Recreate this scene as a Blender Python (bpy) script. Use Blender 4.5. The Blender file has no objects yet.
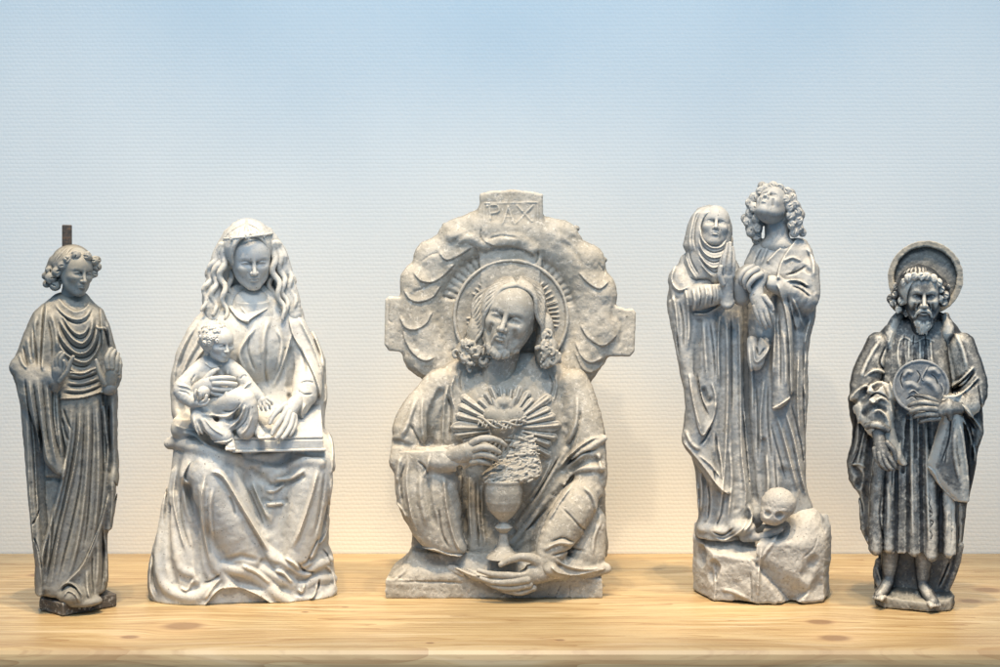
import bpy, math, random
import numpy as np
f4 = np.float32
rng = np.random.default_rng(7)
random.seed(7)
COL = bpy.context.scene.collection

# ---------------------------------------------------------------- sculpting engine (signed distance fields on a grid)
def crom(P, step=1.5):
    P = np.asarray(P, float)
    if len(P) < 3:
        n = max(2, int(np.linalg.norm(P[1, :2] - P[0, :2]) / step) + 1)
        t = np.linspace(0, 1, n)[:, None]
        return P[0] * (1 - t) + P[1] * t
    Q = np.vstack([2 * P[0] - P[1], P, 2 * P[-1] - P[-2]])
    out = []
    for i in range(1, len(Q) - 2):
        a, b, c, d = Q[i - 1], Q[i], Q[i + 1], Q[i + 2]
        n = max(1, int(math.ceil(np.linalg.norm((c - b)[:3]) / step)))
        for j in range(n):
            t = j / n
            out.append(.5 * ((2 * b) + (c - a) * t + (2 * a - 5 * b + 4 * c - d) * t * t + (3 * b - a - 3 * c + d) * t ** 3))
    out.append(P[-1])
    return np.array(out)

def pts(s):
    return [tuple(float(v) for v in q.split(',')) for q in s.split()]

def euler(yaw=0, pitch=0, roll=0):
    """yaw turns the nose to the viewer's right, pitch lifts it, roll tilts the crown to the viewer's right (x right, y up, z front)"""
    a, b, c = (math.radians(v) for v in (yaw, pitch, roll))
    Ry = np.array([[math.cos(a), 0, math.sin(a)], [0, 1, 0], [-math.sin(a), 0, math.cos(a)]])
    Rx = np.array([[1, 0, 0], [0, math.cos(b), math.sin(b)], [0, -math.sin(b), math.cos(b)]])
    Rz = np.array([[math.cos(c), math.sin(c), 0], [-math.sin(c), math.cos(c), 0], [0, 0, 1]])
    return Rz @ Ry @ Rx

class Vol:
    def __init__(s, x0, x1, y0, y1, z0, z1, h):
        s.h = h; s.o = np.array([x0, y0, z0], float)
        n = [int(math.ceil((b - a) / h)) + 1 for a, b in ((x0, x1), (y0, y1), (z0, z1))]
        s.n = n
        s.X, s.Y, s.Z = [(s.o[i] + h * np.arange(n[i])).astype(f4) for i in range(3)]
        s.a = np.full(n, 50, f4)
        s.H = np.zeros(n[:2], f4); s.pos = np.zeros(n[:2], f4); s.neg = np.zeros(n[:2], f4)
    def sl(s, lo, hi):
        r = []
        for i in range(3):
            a = max(0, int(math.floor((lo[i] - s.o[i]) / s.h))); b = min(s.n[i], int(math.ceil((hi[i] - s.o[i]) / s.h)) + 1)
            if b <= a: return None
            r.append(slice(a, b))
        r = tuple(r)
        return r, s.X[r[0]][:, None, None], s.Y[r[1]][None, :, None], s.Z[r[2]][None, None, :]
    def put(s, r, d, k, op='u'):
        a = s.a[r]; d = d.astype(f4)
        if op == 's':
            d = -d; res = np.maximum(a, d)
            if k > 0: hh = np.maximum(k - np.abs(a - d), 0) / k; res = res + hh * hh * (k * .25)
        else:
            res = np.minimum(a, d)
            if k > 0: hh = np.maximum(k - np.abs(a - d), 0) / k; res = res - hh * hh * (k * .25)
        s.a[r] = res
    def chain(s, P, r=None, k=2., op='u', curve=True, step=None, flat=1.):
        """tapered tube through 3-D points (x,y,z[,r]); flat squashes it in z"""
        P = np.asarray(P, float)
        if P.shape[1] == 3: P = np.hstack([P, np.full((len(P), 1), r)])
        if curve: P = crom(P, step or max(s.h * 3, P[:, 3].min() * .7))
        m = P[:, 3].max() + k + 3 * s.h + (4 if op == 'u' and s.h > .2 else 0)
        q = s.sl(P[:, :3].min(0) - m, P[:, :3].max(0) + m)
        if q is None: return
        R, X, Y, Z = q
        T = np.full((X.shape[0], Y.shape[1], Z.shape[2]), 50, f4)
        ox, oy, oz = [R[i].start for i in range(3)]
        for a, b in zip(P[:-1], P[1:]):
            lo = np.minimum(a[:3], b[:3]) - m; hi = np.maximum(a[:3], b[:3]) + m
            qq = s.sl(lo, hi)
            if qq is None: continue
            r2, x, y, z = qq
            v = (b - a)[:3].copy(); v[2] /= flat; L = float(v @ v) + 1e-9
            dx = x - a[0]; dy = y - a[1]; dz = (z - a[2]) / flat
            t = np.clip((dx * v[0] + dy * v[1] + dz * v[2]) / L, 0, 1)
            d = np.sqrt((dx - t * v[0]) ** 2 + (dy - t * v[1]) ** 2 + (dz - t * v[2]) ** 2) - (a[3] + (b[3] - a[3]) * t)
            w = tuple(slice(r2[i].start - (ox, oy, oz)[i], r2[i].stop - (ox, oy, oz)[i]) for i in range(3))
            T[w] = np.minimum(T[w], d * min(1, flat))
        s.put(R, T, k, op)
    def ell(s, c, r, k=2., op='u', rot=None):
        c = np.asarray(c, float); r = np.asarray(r, float)
        m = r.max() + k + 3 * s.h + (4 if s.h > .2 else 0)
        if rot is None: q = s.sl(c - r - (m - r.max()), c + r + (m - r.max()))
        else: q = s.sl(c - m, c + m)
        if q is None: return
        R, X, Y, Z = q
        x, y, z = X - c[0], Y - c[1], Z - c[2]
        if rot is not None:
            M = np.asarray(rot).T
            x, y, z = (M[0, 0] * x + M[0, 1] * y + M[0, 2] * z, M[1, 0] * x + M[1, 1] * y + M[1, 2] * z, M[2, 0] * x + M[2, 1] * y + M[2, 2] * z)
        q0 = np.sqrt((x / r[0]) ** 2 + (y / r[1]) ** 2 + (z / r[2]) ** 2)
        q1 = np.sqrt((x / r[0] ** 2) ** 2 + (y / r[1] ** 2) ** 2 + (z / r[2] ** 2) ** 2) + 1e-6
        s.put(R, q0 * (q0 - 1) / q1, k, op)
    def box(s, c, hf, k=1., op='u', rot=None, rnd=1.):
        c = np.asarray(c, float); hf = np.asarray(hf, float)
        m = np.linalg.norm(hf) + k + 3
        R, X, Y, Z = s.sl(c - m, c + m)
        x, y, z = X - c[0], Y - c[1], Z - c[2]
        if rot is not None:
            M = np.asarray(rot).T
            x, y, z = (M[0, 0] * x + M[0, 1] * y + M[0, 2] * z, M[1, 0] * x + M[1, 1] * y + M[1, 2] * z, M[2, 0] * x + M[2, 1] * y + M[2, 2] * z)
        x, y, z = np.abs(x) - hf[0] + rnd, np.abs(y) - hf[1] + rnd, np.abs(z) - hf[2] + rnd
        d = np.sqrt(np.maximum(x, 0) ** 2 + np.maximum(y, 0) ** 2 + np.maximum(z, 0) ** 2) + np.minimum(np.maximum(np.maximum(x, y), z), 0) - rnd
        s.put(R, d, k, op)
    def loft(s, rows, k=3., p=2., cap=3., op='u'):
        """rows of y, x_left, x_right, z_back, z_front [,p]: a body with exactly that outline"""
        A = np.array([tuple(r) + ((p,) if len(r) == 5 else ()) for r in rows], float)
        y0, y1 = A[0, 0], A[-1, 0]
        lo = (A[:, 1].min() - 8, y0 - k - 4, A[:, 3].min() - 8); hi = (A[:, 2].max() + 8, y1 + k + 4, A[:, 4].max() + 10)
        R, X, Y, Z = s.sl(lo, hi)
        yy = np.clip(Y[0, :, 0], y0, y1)
        C = crom(A, 2.); o = np.argsort(C[:, 0]); C = C[o]
        xl, xr, zb, zf, pp = [np.interp(yy, C[:, 0], C[:, i]).astype(f4)[None, :, None] for i in (1, 2, 3, 4, 5)]
        cx, a = (xl + xr) / 2, np.maximum((xr - xl) / 2, .3); cz, b = (zf + zb) / 2, np.maximum((zf - zb) / 2, .3)
        u = np.abs(X - cx) / a + 1e-5; w = np.abs(Z - cz) / b + 1e-5
        q = (u ** pp + w ** pp) ** (1 / pp)
        g = q ** (1 - pp) * np.sqrt((u ** (pp - 1) / a) ** 2 + (w ** (pp - 1) / b) ** 2) + 1e-6
        d = (q - 1) / g
        d = np.clip(d, -40, 40)
        e = np.maximum(y0 - Y, Y - y1) + 0 * d
        hh = np.maximum(cap - np.abs(d - e), 0) / max(cap, 1e-3)
        d = np.maximum(d, e) + hh * hh * cap * .25
        s.put(R, d, k, op)
    def prism(s, poly, zb, zf, k=1., op='u', rnd=1., tilt=(0, 0, 0)):
        """polygon in x,y between two depths; tilt=(dz/dx, dz/dy, y_ref) slopes both faces"""
        P = np.asarray(poly, float)
        m = k + 4
        slope = abs(tilt[0]) * np.ptp(P[:, 0]) + abs(tilt[1]) * np.ptp(P[:, 1])
        q = s.sl((P[:, 0].min() - m, P[:, 1].min() - m, zb - m - slope), (P[:, 0].max() + m, P[:, 1].max() + m, zf + m + slope))
        if q is None: return
        R, X, Y, Z = q
        d2 = -polysd(P, X[:, :, 0], Y[:, :, 0])[:, :, None] + rnd
        zz = Z - tilt[0] * (X - P[:, 0].mean()) - tilt[1] * (Y - tilt[2])
        e = np.maximum(zb - zz, zz - zf) + rnd
        d = np.sqrt(np.maximum(d2, 0) ** 2 + np.maximum(e, 0) ** 2) + np.minimum(np.maximum(d2, e), 0) - rnd
        s.put(R, d, k, op)
    def zf(s, x, y):
        """front surface depth at points"""
        i = np.clip(np.round((np.asarray(x) - s.o[0]) / s.h).astype(int), 0, s.n[0] - 1)
        j = np.clip(np.round((np.asarray(y) - s.o[1]) / s.h).astype(int), 0, s.n[1] - 1)
        col = s.a[i, j] < 0
        k = s.n[2] - 1 - np.argmax(col[:, ::-1], axis=1)
        z = s.o[2] + s.h * k
        ok = col.any(1)
        if not ok.any(): return np.zeros(len(z))
        z[~ok] = np.interp(np.flatnonzero(~ok), np.flatnonzero(ok), z[ok])
        return z
    def tube(s, P, r, off=0., k=2., op='u', sm=3):
        """tube lying on the front surface"""
        P = np.asarray(P, float)
        if P.shape[1] == 2: P = np.hstack([P, np.full((len(P), 1), r)])
        Q = crom(P, 2.)
        z = s.zf(Q[:, 0], Q[:, 1])
        if len(z) > 2 * sm + 1:
            ker = np.ones(2 * sm + 1) / (2 * sm + 1)
            z = np.convolve(np.pad(z, sm, 'edge'), ker, 'valid')
        s.chain(np.column_stack([Q[:, 0], Q[:, 1], z + off, Q[:, 2]]), k=k, op=op, curve=False)
    # ---- relief strokes
    def stroke(s, kind, w, h, P, fade=.22):
        P = np.asarray(P, float)[:, :2]
        Q = crom(P, 2.)
        L = np.concatenate([[0], np.cumsum(np.linalg.norm(np.diff(Q, axis=0), axis=1))]); L /= L[-1]
        reach = w * (3 if kind in 'sS' else 1) + 1
        i0 = max(0, int((Q[:, 0].min() - reach - s.o[0]) / s.h)); i1 = min(s.n[0], int((Q[:, 0].max() + reach - s.o[0]) / s.h) + 2)
        j0 = max(0, int((Q[:, 1].min() - reach - s.o[1]) / s.h)); j1 = min(s.n[1], int((Q[:, 1].max() + reach - s.o[1]) / s.h) + 2)
        if i1 <= i0 or j1 <= j0: return
        X = s.X[i0:i1][:, None]; Y = s.Y[j0:j1][None, :]
        D = np.full((i1 - i0, j1 - j0), 1e6, f4); T = np.zeros_like(D); S = np.zeros_like(D)
        for n in range(len(Q) - 1):
            a, b = Q[n], Q[n + 1]
            p0 = max(0, int((min(a[0], b[0]) - reach - s.X[i0]) / s.h)); p1 = int((max(a[0], b[0]) + reach - s.X[i0]) / s.h) + 2
            r0 = max(0, int((min(a[1], b[1]) - reach - s.Y[j0]) / s.h)); r1 = int((max(a[1], b[1]) + reach - s.Y[j0]) / s.h) + 2
            if p1 <= 0 or r1 <= 0: continue
            x = X[p0:p1]; y = Y[:, r0:r1]
            v = b - a; LL = v @ v + 1e-9
            dx = x - a[0]; dy = y - a[1]
            t = np.clip((dx * v[0] + dy * v[1]) / LL, 0, 1)
            d = (dx - t * v[0]) ** 2 + (dy - t * v[1]) ** 2
            Dp = D[p0:p1, r0:r1]
            if Dp.size == 0: continue
            c = d < Dp
            Dp[c] = d[c]; T[p0:p1, r0:r1][c] = (L[n] + (L[n + 1] - L[n]) * t)[c]
            S[p0:p1, r0:r1][c] = (-dx * v[1] + dy * v[0])[c]
        D = np.sqrt(D)
        f = np.clip(np.minimum(T, 1 - T) / fade, 0, 1) if fade > 0 else np.ones_like(T)
        f = f * f * (3 - 2 * f) * .85 + .15 * np.sqrt(f)
        u = np.clip(1 - D / w, 0, 1)
        R = (slice(i0, i1), slice(j0, j1))
        if kind == 'r': s.pos[R] = np.maximum(s.pos[R], h * f * (1 - (1 - u) ** 2) ** 2 * (u > 0))
        elif kind == 'R': s.pos[R] = np.maximum(s.pos[R], h * f * u ** 1.4)
        elif kind == 'g': s.neg[R] = np.minimum(s.neg[R], -h * f * u ** 1.6)
        elif kind == 'G': s.neg[R] = np.minimum(s.neg[R], -h * f * (1 - (1 - u) ** 2) ** 2 * (u > 0))
        elif kind in 'sS':
            sd = D * np.sign(S) * (1 if kind == 's' else -1)
            e = np.clip(1 - sd / (3 * w), 0, 1) ** 2
            on = np.clip(sd / .9 + .5, 0, 1)
            # beyond the ends of the path the step must die out
            s.H[R] += (h * f * e * on * (D < 3 * w)).astype(f4)
    def draw(s, txt, gain=1.):
        for ln in txt.strip().splitlines():
            ln = ln.strip()
            if not ln or ln[0] == '#': continue
            hd, body = ln.split(':'); hd = hd.split()
            s.stroke(hd[0], float(hd[1]), float(hd[2]) * gain, pts(body), float(hd[3]) if len(hd) > 3 else .22)
    def region(s, poly, h, soft=2.):
        P = np.asarray(poly, float)
        d = polysd(P, s.X[:, None], s.Y[None, :])
        s.H += (h * np.clip(d / soft + .5, 0, 1)).astype(f4)
    def relief(s, noise=.35, scale=9.):
        H = s.H + s.pos + s.neg
        if noise: H = H + noise * fbm2(s.X[:, None], s.Y[None, :], scale, s.o[0])
        s.a -= H[:, :, None].astype(f4)
        s.H[:] = 0; s.pos[:] = 0; s.neg[:] = 0
    def cut_below(s, y):
        s.a = np.maximum(s.a, (s.Y[None, :, None] - y))
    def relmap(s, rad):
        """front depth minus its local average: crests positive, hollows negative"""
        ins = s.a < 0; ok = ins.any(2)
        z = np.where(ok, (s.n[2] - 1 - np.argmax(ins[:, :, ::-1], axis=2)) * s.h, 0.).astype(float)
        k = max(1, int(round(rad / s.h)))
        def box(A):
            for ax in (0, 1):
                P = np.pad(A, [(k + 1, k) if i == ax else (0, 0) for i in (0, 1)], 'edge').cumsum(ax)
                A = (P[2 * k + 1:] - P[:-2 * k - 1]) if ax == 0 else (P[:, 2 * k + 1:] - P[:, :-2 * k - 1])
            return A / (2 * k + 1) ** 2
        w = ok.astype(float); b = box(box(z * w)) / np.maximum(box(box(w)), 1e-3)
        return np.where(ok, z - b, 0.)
    def mesh(s):
        a = s.a; a[0] = a[-1] = 1; a[:, 0] = a[:, -1] = 1; a[:, :, 0] = a[:, :, -1] = 1
        ins = a < 0
        cnt = np.zeros([n - 1 for n in a.shape], np.uint8)
        for i in (0, 1):
            for j in (0, 1):
                for k in (0, 1):
                    cnt += ins[i:a.shape[0] - 1 + i, j:a.shape[1] - 1 + j, k:a.shape[2] - 1 + k]
        C = np.argwhere((cnt > 0) & (cnt < 8)); del cnt
        idx = np.full([n - 1 for n in a.shape], -1, np.int32); idx[C[:, 0], C[:, 1], C[:, 2]] = np.arange(len(C))
        val = {}
        for i in (0, 1):
            for j in (0, 1):
                for k in (0, 1): val[i, j, k] = a[C[:, 0] + i, C[:, 1] + j, C[:, 2] + k]
        acc = np.zeros((len(C), 3)); num = np.zeros(len(C))
        E = []
        for p in val:
            for ax in range(3):
                if p[ax] == 0:
                    q = list(p); q[ax] = 1; E.append((p, tuple(q), ax))
        for p, q, ax in E:
            va, vb = val[p], val[q]; m = (va < 0) != (vb < 0)
            t = np.where(m, va / np.where(m, va - vb, 1), 0)
            pos = np.array(p, float)[None, :].repeat(len(C), 0); pos[:, ax] = t
            acc[m] += pos[m]; num += m
        V = (C + acc / num[:, None]) * s.h + s.o
        F = []
        for ax in range(3):
            b = [slice(None)] * 3; c = [slice(None)] * 3; b[ax] = slice(0, -1); c[ax] = slice(1, None)
            ia, ib = ins[tuple(b)], ins[tuple(c)]
            ch = np.argwhere(ia != ib)
            o1, o2 = (ax + 1) % 3, (ax + 2) % 3
            ok = (ch[:, o1] > 0) & (ch[:, o2] > 0); ch = ch[ok]
            fl = ia[ch[:, 0], ch[:, 1], ch[:, 2]]
            def cell(d1, d2):
                q = ch.copy(); q[:, o1] -= d1; q[:, o2] -= d2
                return idx[q[:, 0], q[:, 1], q[:, 2]]
            f = np.column_stack([cell(1, 1), cell(0, 1), cell(0, 0), cell(1, 0)])
            f[~fl] = f[~fl][:, ::-1]
            F.append(f)
        F = np.vstack(F); F = F[(F >= 0).all(1)]
        return V, F

def polysd(P, X, Y):
    """signed distance to polygon, positive inside"""
    d = None; inside = np.zeros(np.broadcast(X, Y).shape, bool)
    n = len(P)
    for i in range(n):
        a, b = P[i], P[(i + 1) % n]
        v = b - a; L = v @ v + 1e-9
        t = np.clip(((X - a[0]) * v[0] + (Y - a[1]) * v[1]) / L, 0, 1)
        q = (X - a[0] - t * v[0]) ** 2 + (Y - a[1] - t * v[1]) ** 2
        d = q if d is None else np.minimum(d, q)
        if a[1] != b[1]:
            c = ((a[1] > Y) != (b[1] > Y)) & (X < (b[0] - a[0]) * (Y - a[1]) / (b[1] - a[1]) + a[0])
            inside ^= c
    return np.where(inside, 1, -1) * np.sqrt(d)

def vnoise(x, y, seed):
    xi, yi = np.floor(x).astype(np.int64), np.floor(y).astype(np.int64)
    fx, fy = x - xi, y - yi
    fx, fy = fx * fx * (3 - 2 * fx), fy * fy * (3 - 2 * fy)
    def hsh(i, j):
        n = (i * 374761393 + j * 668265263 + int(seed) * 1013904223) & 0x7fffffff
        n = ((n ^ (n >> 13)) * 1274126177) & 0x7fffffff
        return (n & 0xffff) / 32767.5 - 1
    return ((hsh(xi, yi) * (1 - fx) + hsh(xi + 1, yi) * fx) * (1 - fy) + (hsh(xi, yi + 1) * (1 - fx) + hsh(xi + 1, yi + 1) * fx) * fy)

def fbm2(X, Y, sc, seed=0, oc=4):
    X = X + 0 * Y; Y = Y + 0 * X
    r = 0; am = .55
    for o in range(oc):
        r = r + am * vnoise(X / sc + 100, Y / sc + 100, seed + o); sc /= 2.1; am *= .55
    return r

# ---------------------------------------------------------------- objects
def make_mesh(name, V, F, mat, parent=None, smooth=True):
    me = bpy.data.meshes.new(name)
    V = np.ascontiguousarray(V, np.float32); F = np.ascontiguousarray(F, np.int32)
    me.vertices.add(len(V)); me.vertices.foreach_set('co', V.ravel())
    me.loops.add(F.size); me.loops.foreach_set('vertex_index', F.ravel())
    me.polygons.add(len(F)); me.polygons.foreach_set('loop_start', np.arange(0, F.size, F.shape[1], dtype=np.int32))
    me.polygons.foreach_set('loop_total', np.full(len(F), F.shape[1], np.int32))
    me.update(calc_edges=True)
    if smooth: me.polygons.foreach_set('use_smooth', np.ones(len(F), bool))
    me.materials.append(mat)
    o = bpy.data.objects.new(name, me); COL.objects.link(o)
    if parent is not None: o.parent = parent
    return o

FPX = 1389.0       # focal length in photo pixels
HCAM = 0.475       # camera height above the shelf
YH = 300.0         # horizon row

class Statue:
    """frame of one statue: x,y in photo-like units at the statue's own plane, z towards the viewer"""
    def __init__(s, name, cx, base, label, group=None, widen=1.0, deg=None):
        s.D = FPX * HCAM / (base - YH); s.s = s.D / FPX; s.cx = cx; s.base = base
        x = (cx - 500) * s.s
        a = math.atan2(x, s.D) if deg is None else math.radians(deg)
        s.w = widen * math.cos(math.atan2(x, s.D))
        e = bpy.data.objects.new(name, None); COL.objects.link(e)
        e.empty_display_size = .05
        e.location = (x, s.D, 0); e.rotation_euler = (0, 0, -a)
        e['label'] = label; e['category'] = 'statue'
        if group: e['group'] = group
        s.root = e
    def co(s, V):
        V = np.asarray(V, float)
        return np.column_stack([(V[:, 0] - s.cx) * s.s * s.w, -V[:, 2] * s.s, (s.base - V[:, 1]) * s.s])
    def add(s, name, vol, mat, parent=None, label=None, xf=None):
        unit = getattr(xf, 'size', 1.)
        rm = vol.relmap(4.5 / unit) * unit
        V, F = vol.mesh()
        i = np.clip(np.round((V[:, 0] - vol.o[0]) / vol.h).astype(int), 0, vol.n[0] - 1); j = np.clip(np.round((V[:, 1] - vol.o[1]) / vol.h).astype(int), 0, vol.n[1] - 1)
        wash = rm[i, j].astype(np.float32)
        if xf is not None: V = xf(V)
        # the y axis points down in these frames: flip winding when no transform has done it
        F = F[:, ::-1] if xf is None else F
        V = s.co(V)
        # winding check with the signed volume
        v0, v1, v2 = V[F[:, 0]], V[F[:, 1]], V[F[:, 2]]
        if np.einsum('ij,ij->i', v0, np.cross(v1, v2)).sum() < 0: F = F[:, ::-1]
        o = make_mesh(name, V, F, mat, parent or s.root)
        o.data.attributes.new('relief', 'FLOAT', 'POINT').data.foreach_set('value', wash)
        if label: o['label'] = label
        return o

def head_xf(cx, cy, cz, size, yaw, pitch, roll, sx=1.):
    R = euler(yaw, pitch, roll)
    def f(V):
        W = (V * np.array([sx, 1, 1])) @ R.T * size
        return np.column_stack([cx + W[:, 0], cy - W[:, 1], cz + W[:, 2]])
    f.R = R; f.size = size
    return f

def head_vol(h=.013, kind='f', eyes='down', neck=.55, neckr=.17, beard=0, ears=True, nose=1., jaw=1., nx=0., nz=-.12):
    """a sculpted head, one unit from chin to crown, x right y up z front"""
    v = Vol(-.5, .5, -.5 - neck - .1, .6, -.62, .62, h)
    v.a[:] = 2
    male = kind == 'm'; child = kind == 'c'
    v.ell((0, .10, -.06), (.345, .40, .43), k=0)
    v.ell((0, -.10, .07), (.285, .37, .315), k=.12)
    v.ell((0, .14, .12), (.27, .26, .26), k=.1)                          # forehead
    for s in (-1, 1):
        v.chain([(s * .25, -.12, .0, .07), (s * .2, -.3, .1, .07), (s * .07, -.42, .24, .06)], k=.12, step=.05)   # jaw
        v.ell((s * .165, -.105, .245), (.09 if not child else .13, .075, .09), k=.1)     # cheek
    v.ell((0, -.415, .265), (.085 * jaw, .07, .07), k=.09)               # chin
    for s in (-1, 1):
        v.ell((s * .145, .0, .405), (.095, .052, .09), k=.07, op='s')     # socket
        v.ell((s * .05, .0, .40), (.03, .05, .07), k=.05, op='s')
        v.ell((s * .14, -.005, .268), (.078, .07, .075), k=.01)            # eyeball
        up = -.012 if eyes == 'down' else (.03 if eyes == 'open' else -.02)
        v.chain([(s * .065, -.012, .318, .010), (s * .105, up + .022, .344, .014), (s * .15, up + .027, .344, .015), (s * .20, up + .008, .312, .012), (s * .225, -.015, .275, .008)], k=.02, step=.02)
        v.chain([(s * .07, -.02, .316, .007), (s * .11, -.046, .334, .009), (s * .16, -.05, .328, .010), (s * .215, -.02, .285, .008)], k=.02, step=.02)
        if eyes == 'open':
            v.ell((s * .14, -.008, .352), (.022, .022, .02), k=.008, op='s')
        v.chain([(s * .065, .012, .345, .006), (s * .105, up + .044, .372, .007), (s * .15, up + .05, .37, .007), (s * .205, up + .03, .33, .006)], k=.012, op='s', step=.02)
        if male: v.chain([(s * .165, -.15, .345, .014), (s * .18, -.24, .275, .014)], k=.06, op='s', step=.03)
        v.chain([(s * .215, .06, .27, .02), (s * .15, .088, .325, .026 if male else .018), (s * .06, .062, .36, .022 if male else .016)], k=.05, step=.03)  # brow
    n = nose
    v.chain([(0, .07, .355, .03), (0, -.02, .39, .028), (0, -.10, .43 * (1 + .02 * (n - 1)), .032), (0, -.155, .452, .042)], k=.05, step=.03)
    for s in (-1, 1):
        v.ell((s * .045, -.165, .405), (.030, .03, .04), k=.025)
        v.ell((s * .022, -.192, .43), (.012, .012, .02), k=.01, op='s')
    v.chain([(0, -.2, .385, .008), (0, -.232, .395, .010)], k=.03, op='s', step=.02)
    v.ell((0, -.275, .325), (.085, .08, .072), k=.09)                       # mouth mound
    v.chain([(-.078, -.274, .352, .009), (-.036, -.252, .392, .019), (0, -.257, .402, .018), (.036, -.252, .392, .019), (.078, -.274, .352, .009)], k=.02, step=.02)
    v.chain([(-.07, -.28, .35, .010), (-.03, -.298, .388, .021), (.03, -.298, .388, .021), (.07, -.28, .35, .010)], k=.02, step=.02)
    v.chain([(-.08, -.283, .365, .006), (-.04, -.274, .406, .008), (0, -.276, .416, .009), (.04, -.274, .406, .008), (.08, -.283, .365, .006)], k=.012, op='s', step=.02)
    v.chain([(-.05, -.345, .38, .012), (.05, -.345, .38, .012)], k=.05, op='s', step=.02)
    if ears:
        for s in (-1, 1):
            v.ell((s * .34, -.04, -.03), (.035, .10, .07), k=.03, rot=euler(s * -20, 0, 0))
            v.ell((s * .375, -.02, -.01), (.02, .055, .035), k=.02, op='s')
    if neck:
        v.chain([(0, -.2, nz + .05, neckr), (nx * .5, -.45, nz, neckr), (nx, -.5 - neck, nz - .05, neckr * 1.12)], k=.1, step=.1)
    return v

def slab(v, poly_xz, y0, y1, k=1., rnd=1.2, op='u', slope=None):
    """horizontal slab: polygon in x,z between two heights (y down); slope=(dy/dx,dy/dz) tilts the top"""
    P = np.asarray(poly_xz, float); m = k + 4
    q = v.sl((P[:, 0].min() - m, y0 - m - 20 * (slope is not None), P[:, 1].min() - m), (P[:, 0].max() + m, y1 + m, P[:, 1].max() + m))
    R, X, Y, Z = q
    d2 = -polysd(P, X[:, 0, :], Z[:, 0, :])[:, None, :] + rnd
    top = y0 + (0 if slope is None else slope[0] * (X - P[:, 0].mean()) + slope[1] * (Z - P[:, 1].mean()))
    e = np.maximum(top - Y, Y - y1) + rnd
    d = np.sqrt(np.maximum(d2, 0) ** 2 + np.maximum(e, 0) ** 2) + np.minimum(np.maximum(d2, e), 0) - rnd
    v.put(R, d, k, op)

def outline(left, right, zf, zb, p=2.2):
    """rows for Vol.loft out of two traced outlines and depth tables"""
    L, Rr = np.array(pts(left)), np.array(pts(right)); F, B = np.array(pts(zf)), np.array(pts(zb))
    y0 = max(L[:, 1].min(), Rr[:, 1].min()); y1 = min(L[:, 1].max(), Rr[:, 1].max())
    ys = np.arange(y0, y1 + .1, 3.)
    L, Rr = L[np.argsort(L[:, 1])], Rr[np.argsort(Rr[:, 1])]
    return [(y, np.interp(y, L[:, 1], L[:, 0]), np.interp(y, Rr[:, 1], Rr[:, 0]), np.interp(y, B[:, 0], B[:, 1]), np.interp(y, F[:, 0], F[:, 1]), p) for y in ys]

def curl(v, x, y, z, q, t0, k=.7, th=1.5, rise=.35):
    """a carved comma-shaped lock"""
    for dt, f, w in ((0, 1., 1.), (.9, .62, .8)):
        sg = 1 if math.sin(t0 * 7) > 0 else -1
        v.chain([(x + q * f * (1 - t * .16) * math.cos(t0 + dt + sg * t), y + q * f * (1 - t * .16) * 1.15 * math.sin(t0 + dt + sg * t), z + t * rise * 1.3 - .6, th * w * (1.12 - t * .2)) for t in np.arange(0, 3.9, .5)], k=k, curve=False)
    v.chain([(x + q * 1.05 * math.cos(t0 + 4.4), y + q * 1.05 * math.sin(t0 + 4.4), z + .6, .7), (x, y, z + 1.6, .6)], k=.5, op='s', curve=False)
# ---------------------------------------------------------------- materials
def nodes(m):
    m.use_nodes = True; nt = m.node_tree; nt.nodes.clear()
    return nt
def N(nt, t, **kw):
    n = nt.nodes.new(t)
    for k, v in kw.items():
        if k.startswith('i_'):
            key = k[2:]; key = int(key) if key.isdigit() else key
            n.inputs[key].default_value = v
        else: setattr(n, k, v)
    return n
def ramp(nt, src, stops):
    r = N(nt, 'ShaderNodeValToRGB'); e = r.color_ramp.elements
    while len(e) < len(stops): e.new(.5)
    for q, (p, c) in zip(e, stops): q.position = p; q.color = (*c, 1) if len(c) == 3 else c
    nt.links.new(src, r.inputs[0]); return r
def mix(nt, a, b, f, mode='MIX'):
    m = N(nt, 'ShaderNodeMix', data_type='RGBA', blend_type=mode)
    for s, v in ((m.inputs[6], a), (m.inputs[7], b), (m.inputs[0], f)):
        if isinstance(v, (int, float)): s.default_value = v
        elif isinstance(v, tuple): s.default_value = (*v, 1)
        else: nt.links.new(v, s)
    return m.outputs[2]
def fac(nt, a, b, src):
    m = N(nt, 'ShaderNodeMapRange', i_1=a, i_2=b); nt.links.new(src, m.inputs[0]); return m.outputs[0]
def math_(nt, op, a, b=None):
    m = N(nt, 'ShaderNodeMath', operation=op)
    for i, v in enumerate((a, b)):
        if v is None: continue
        if isinstance(v, (int, float)): m.inputs[i].default_value = v
        else: nt.links.new(v, m.inputs[i])
    return m.outputs[0]

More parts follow.
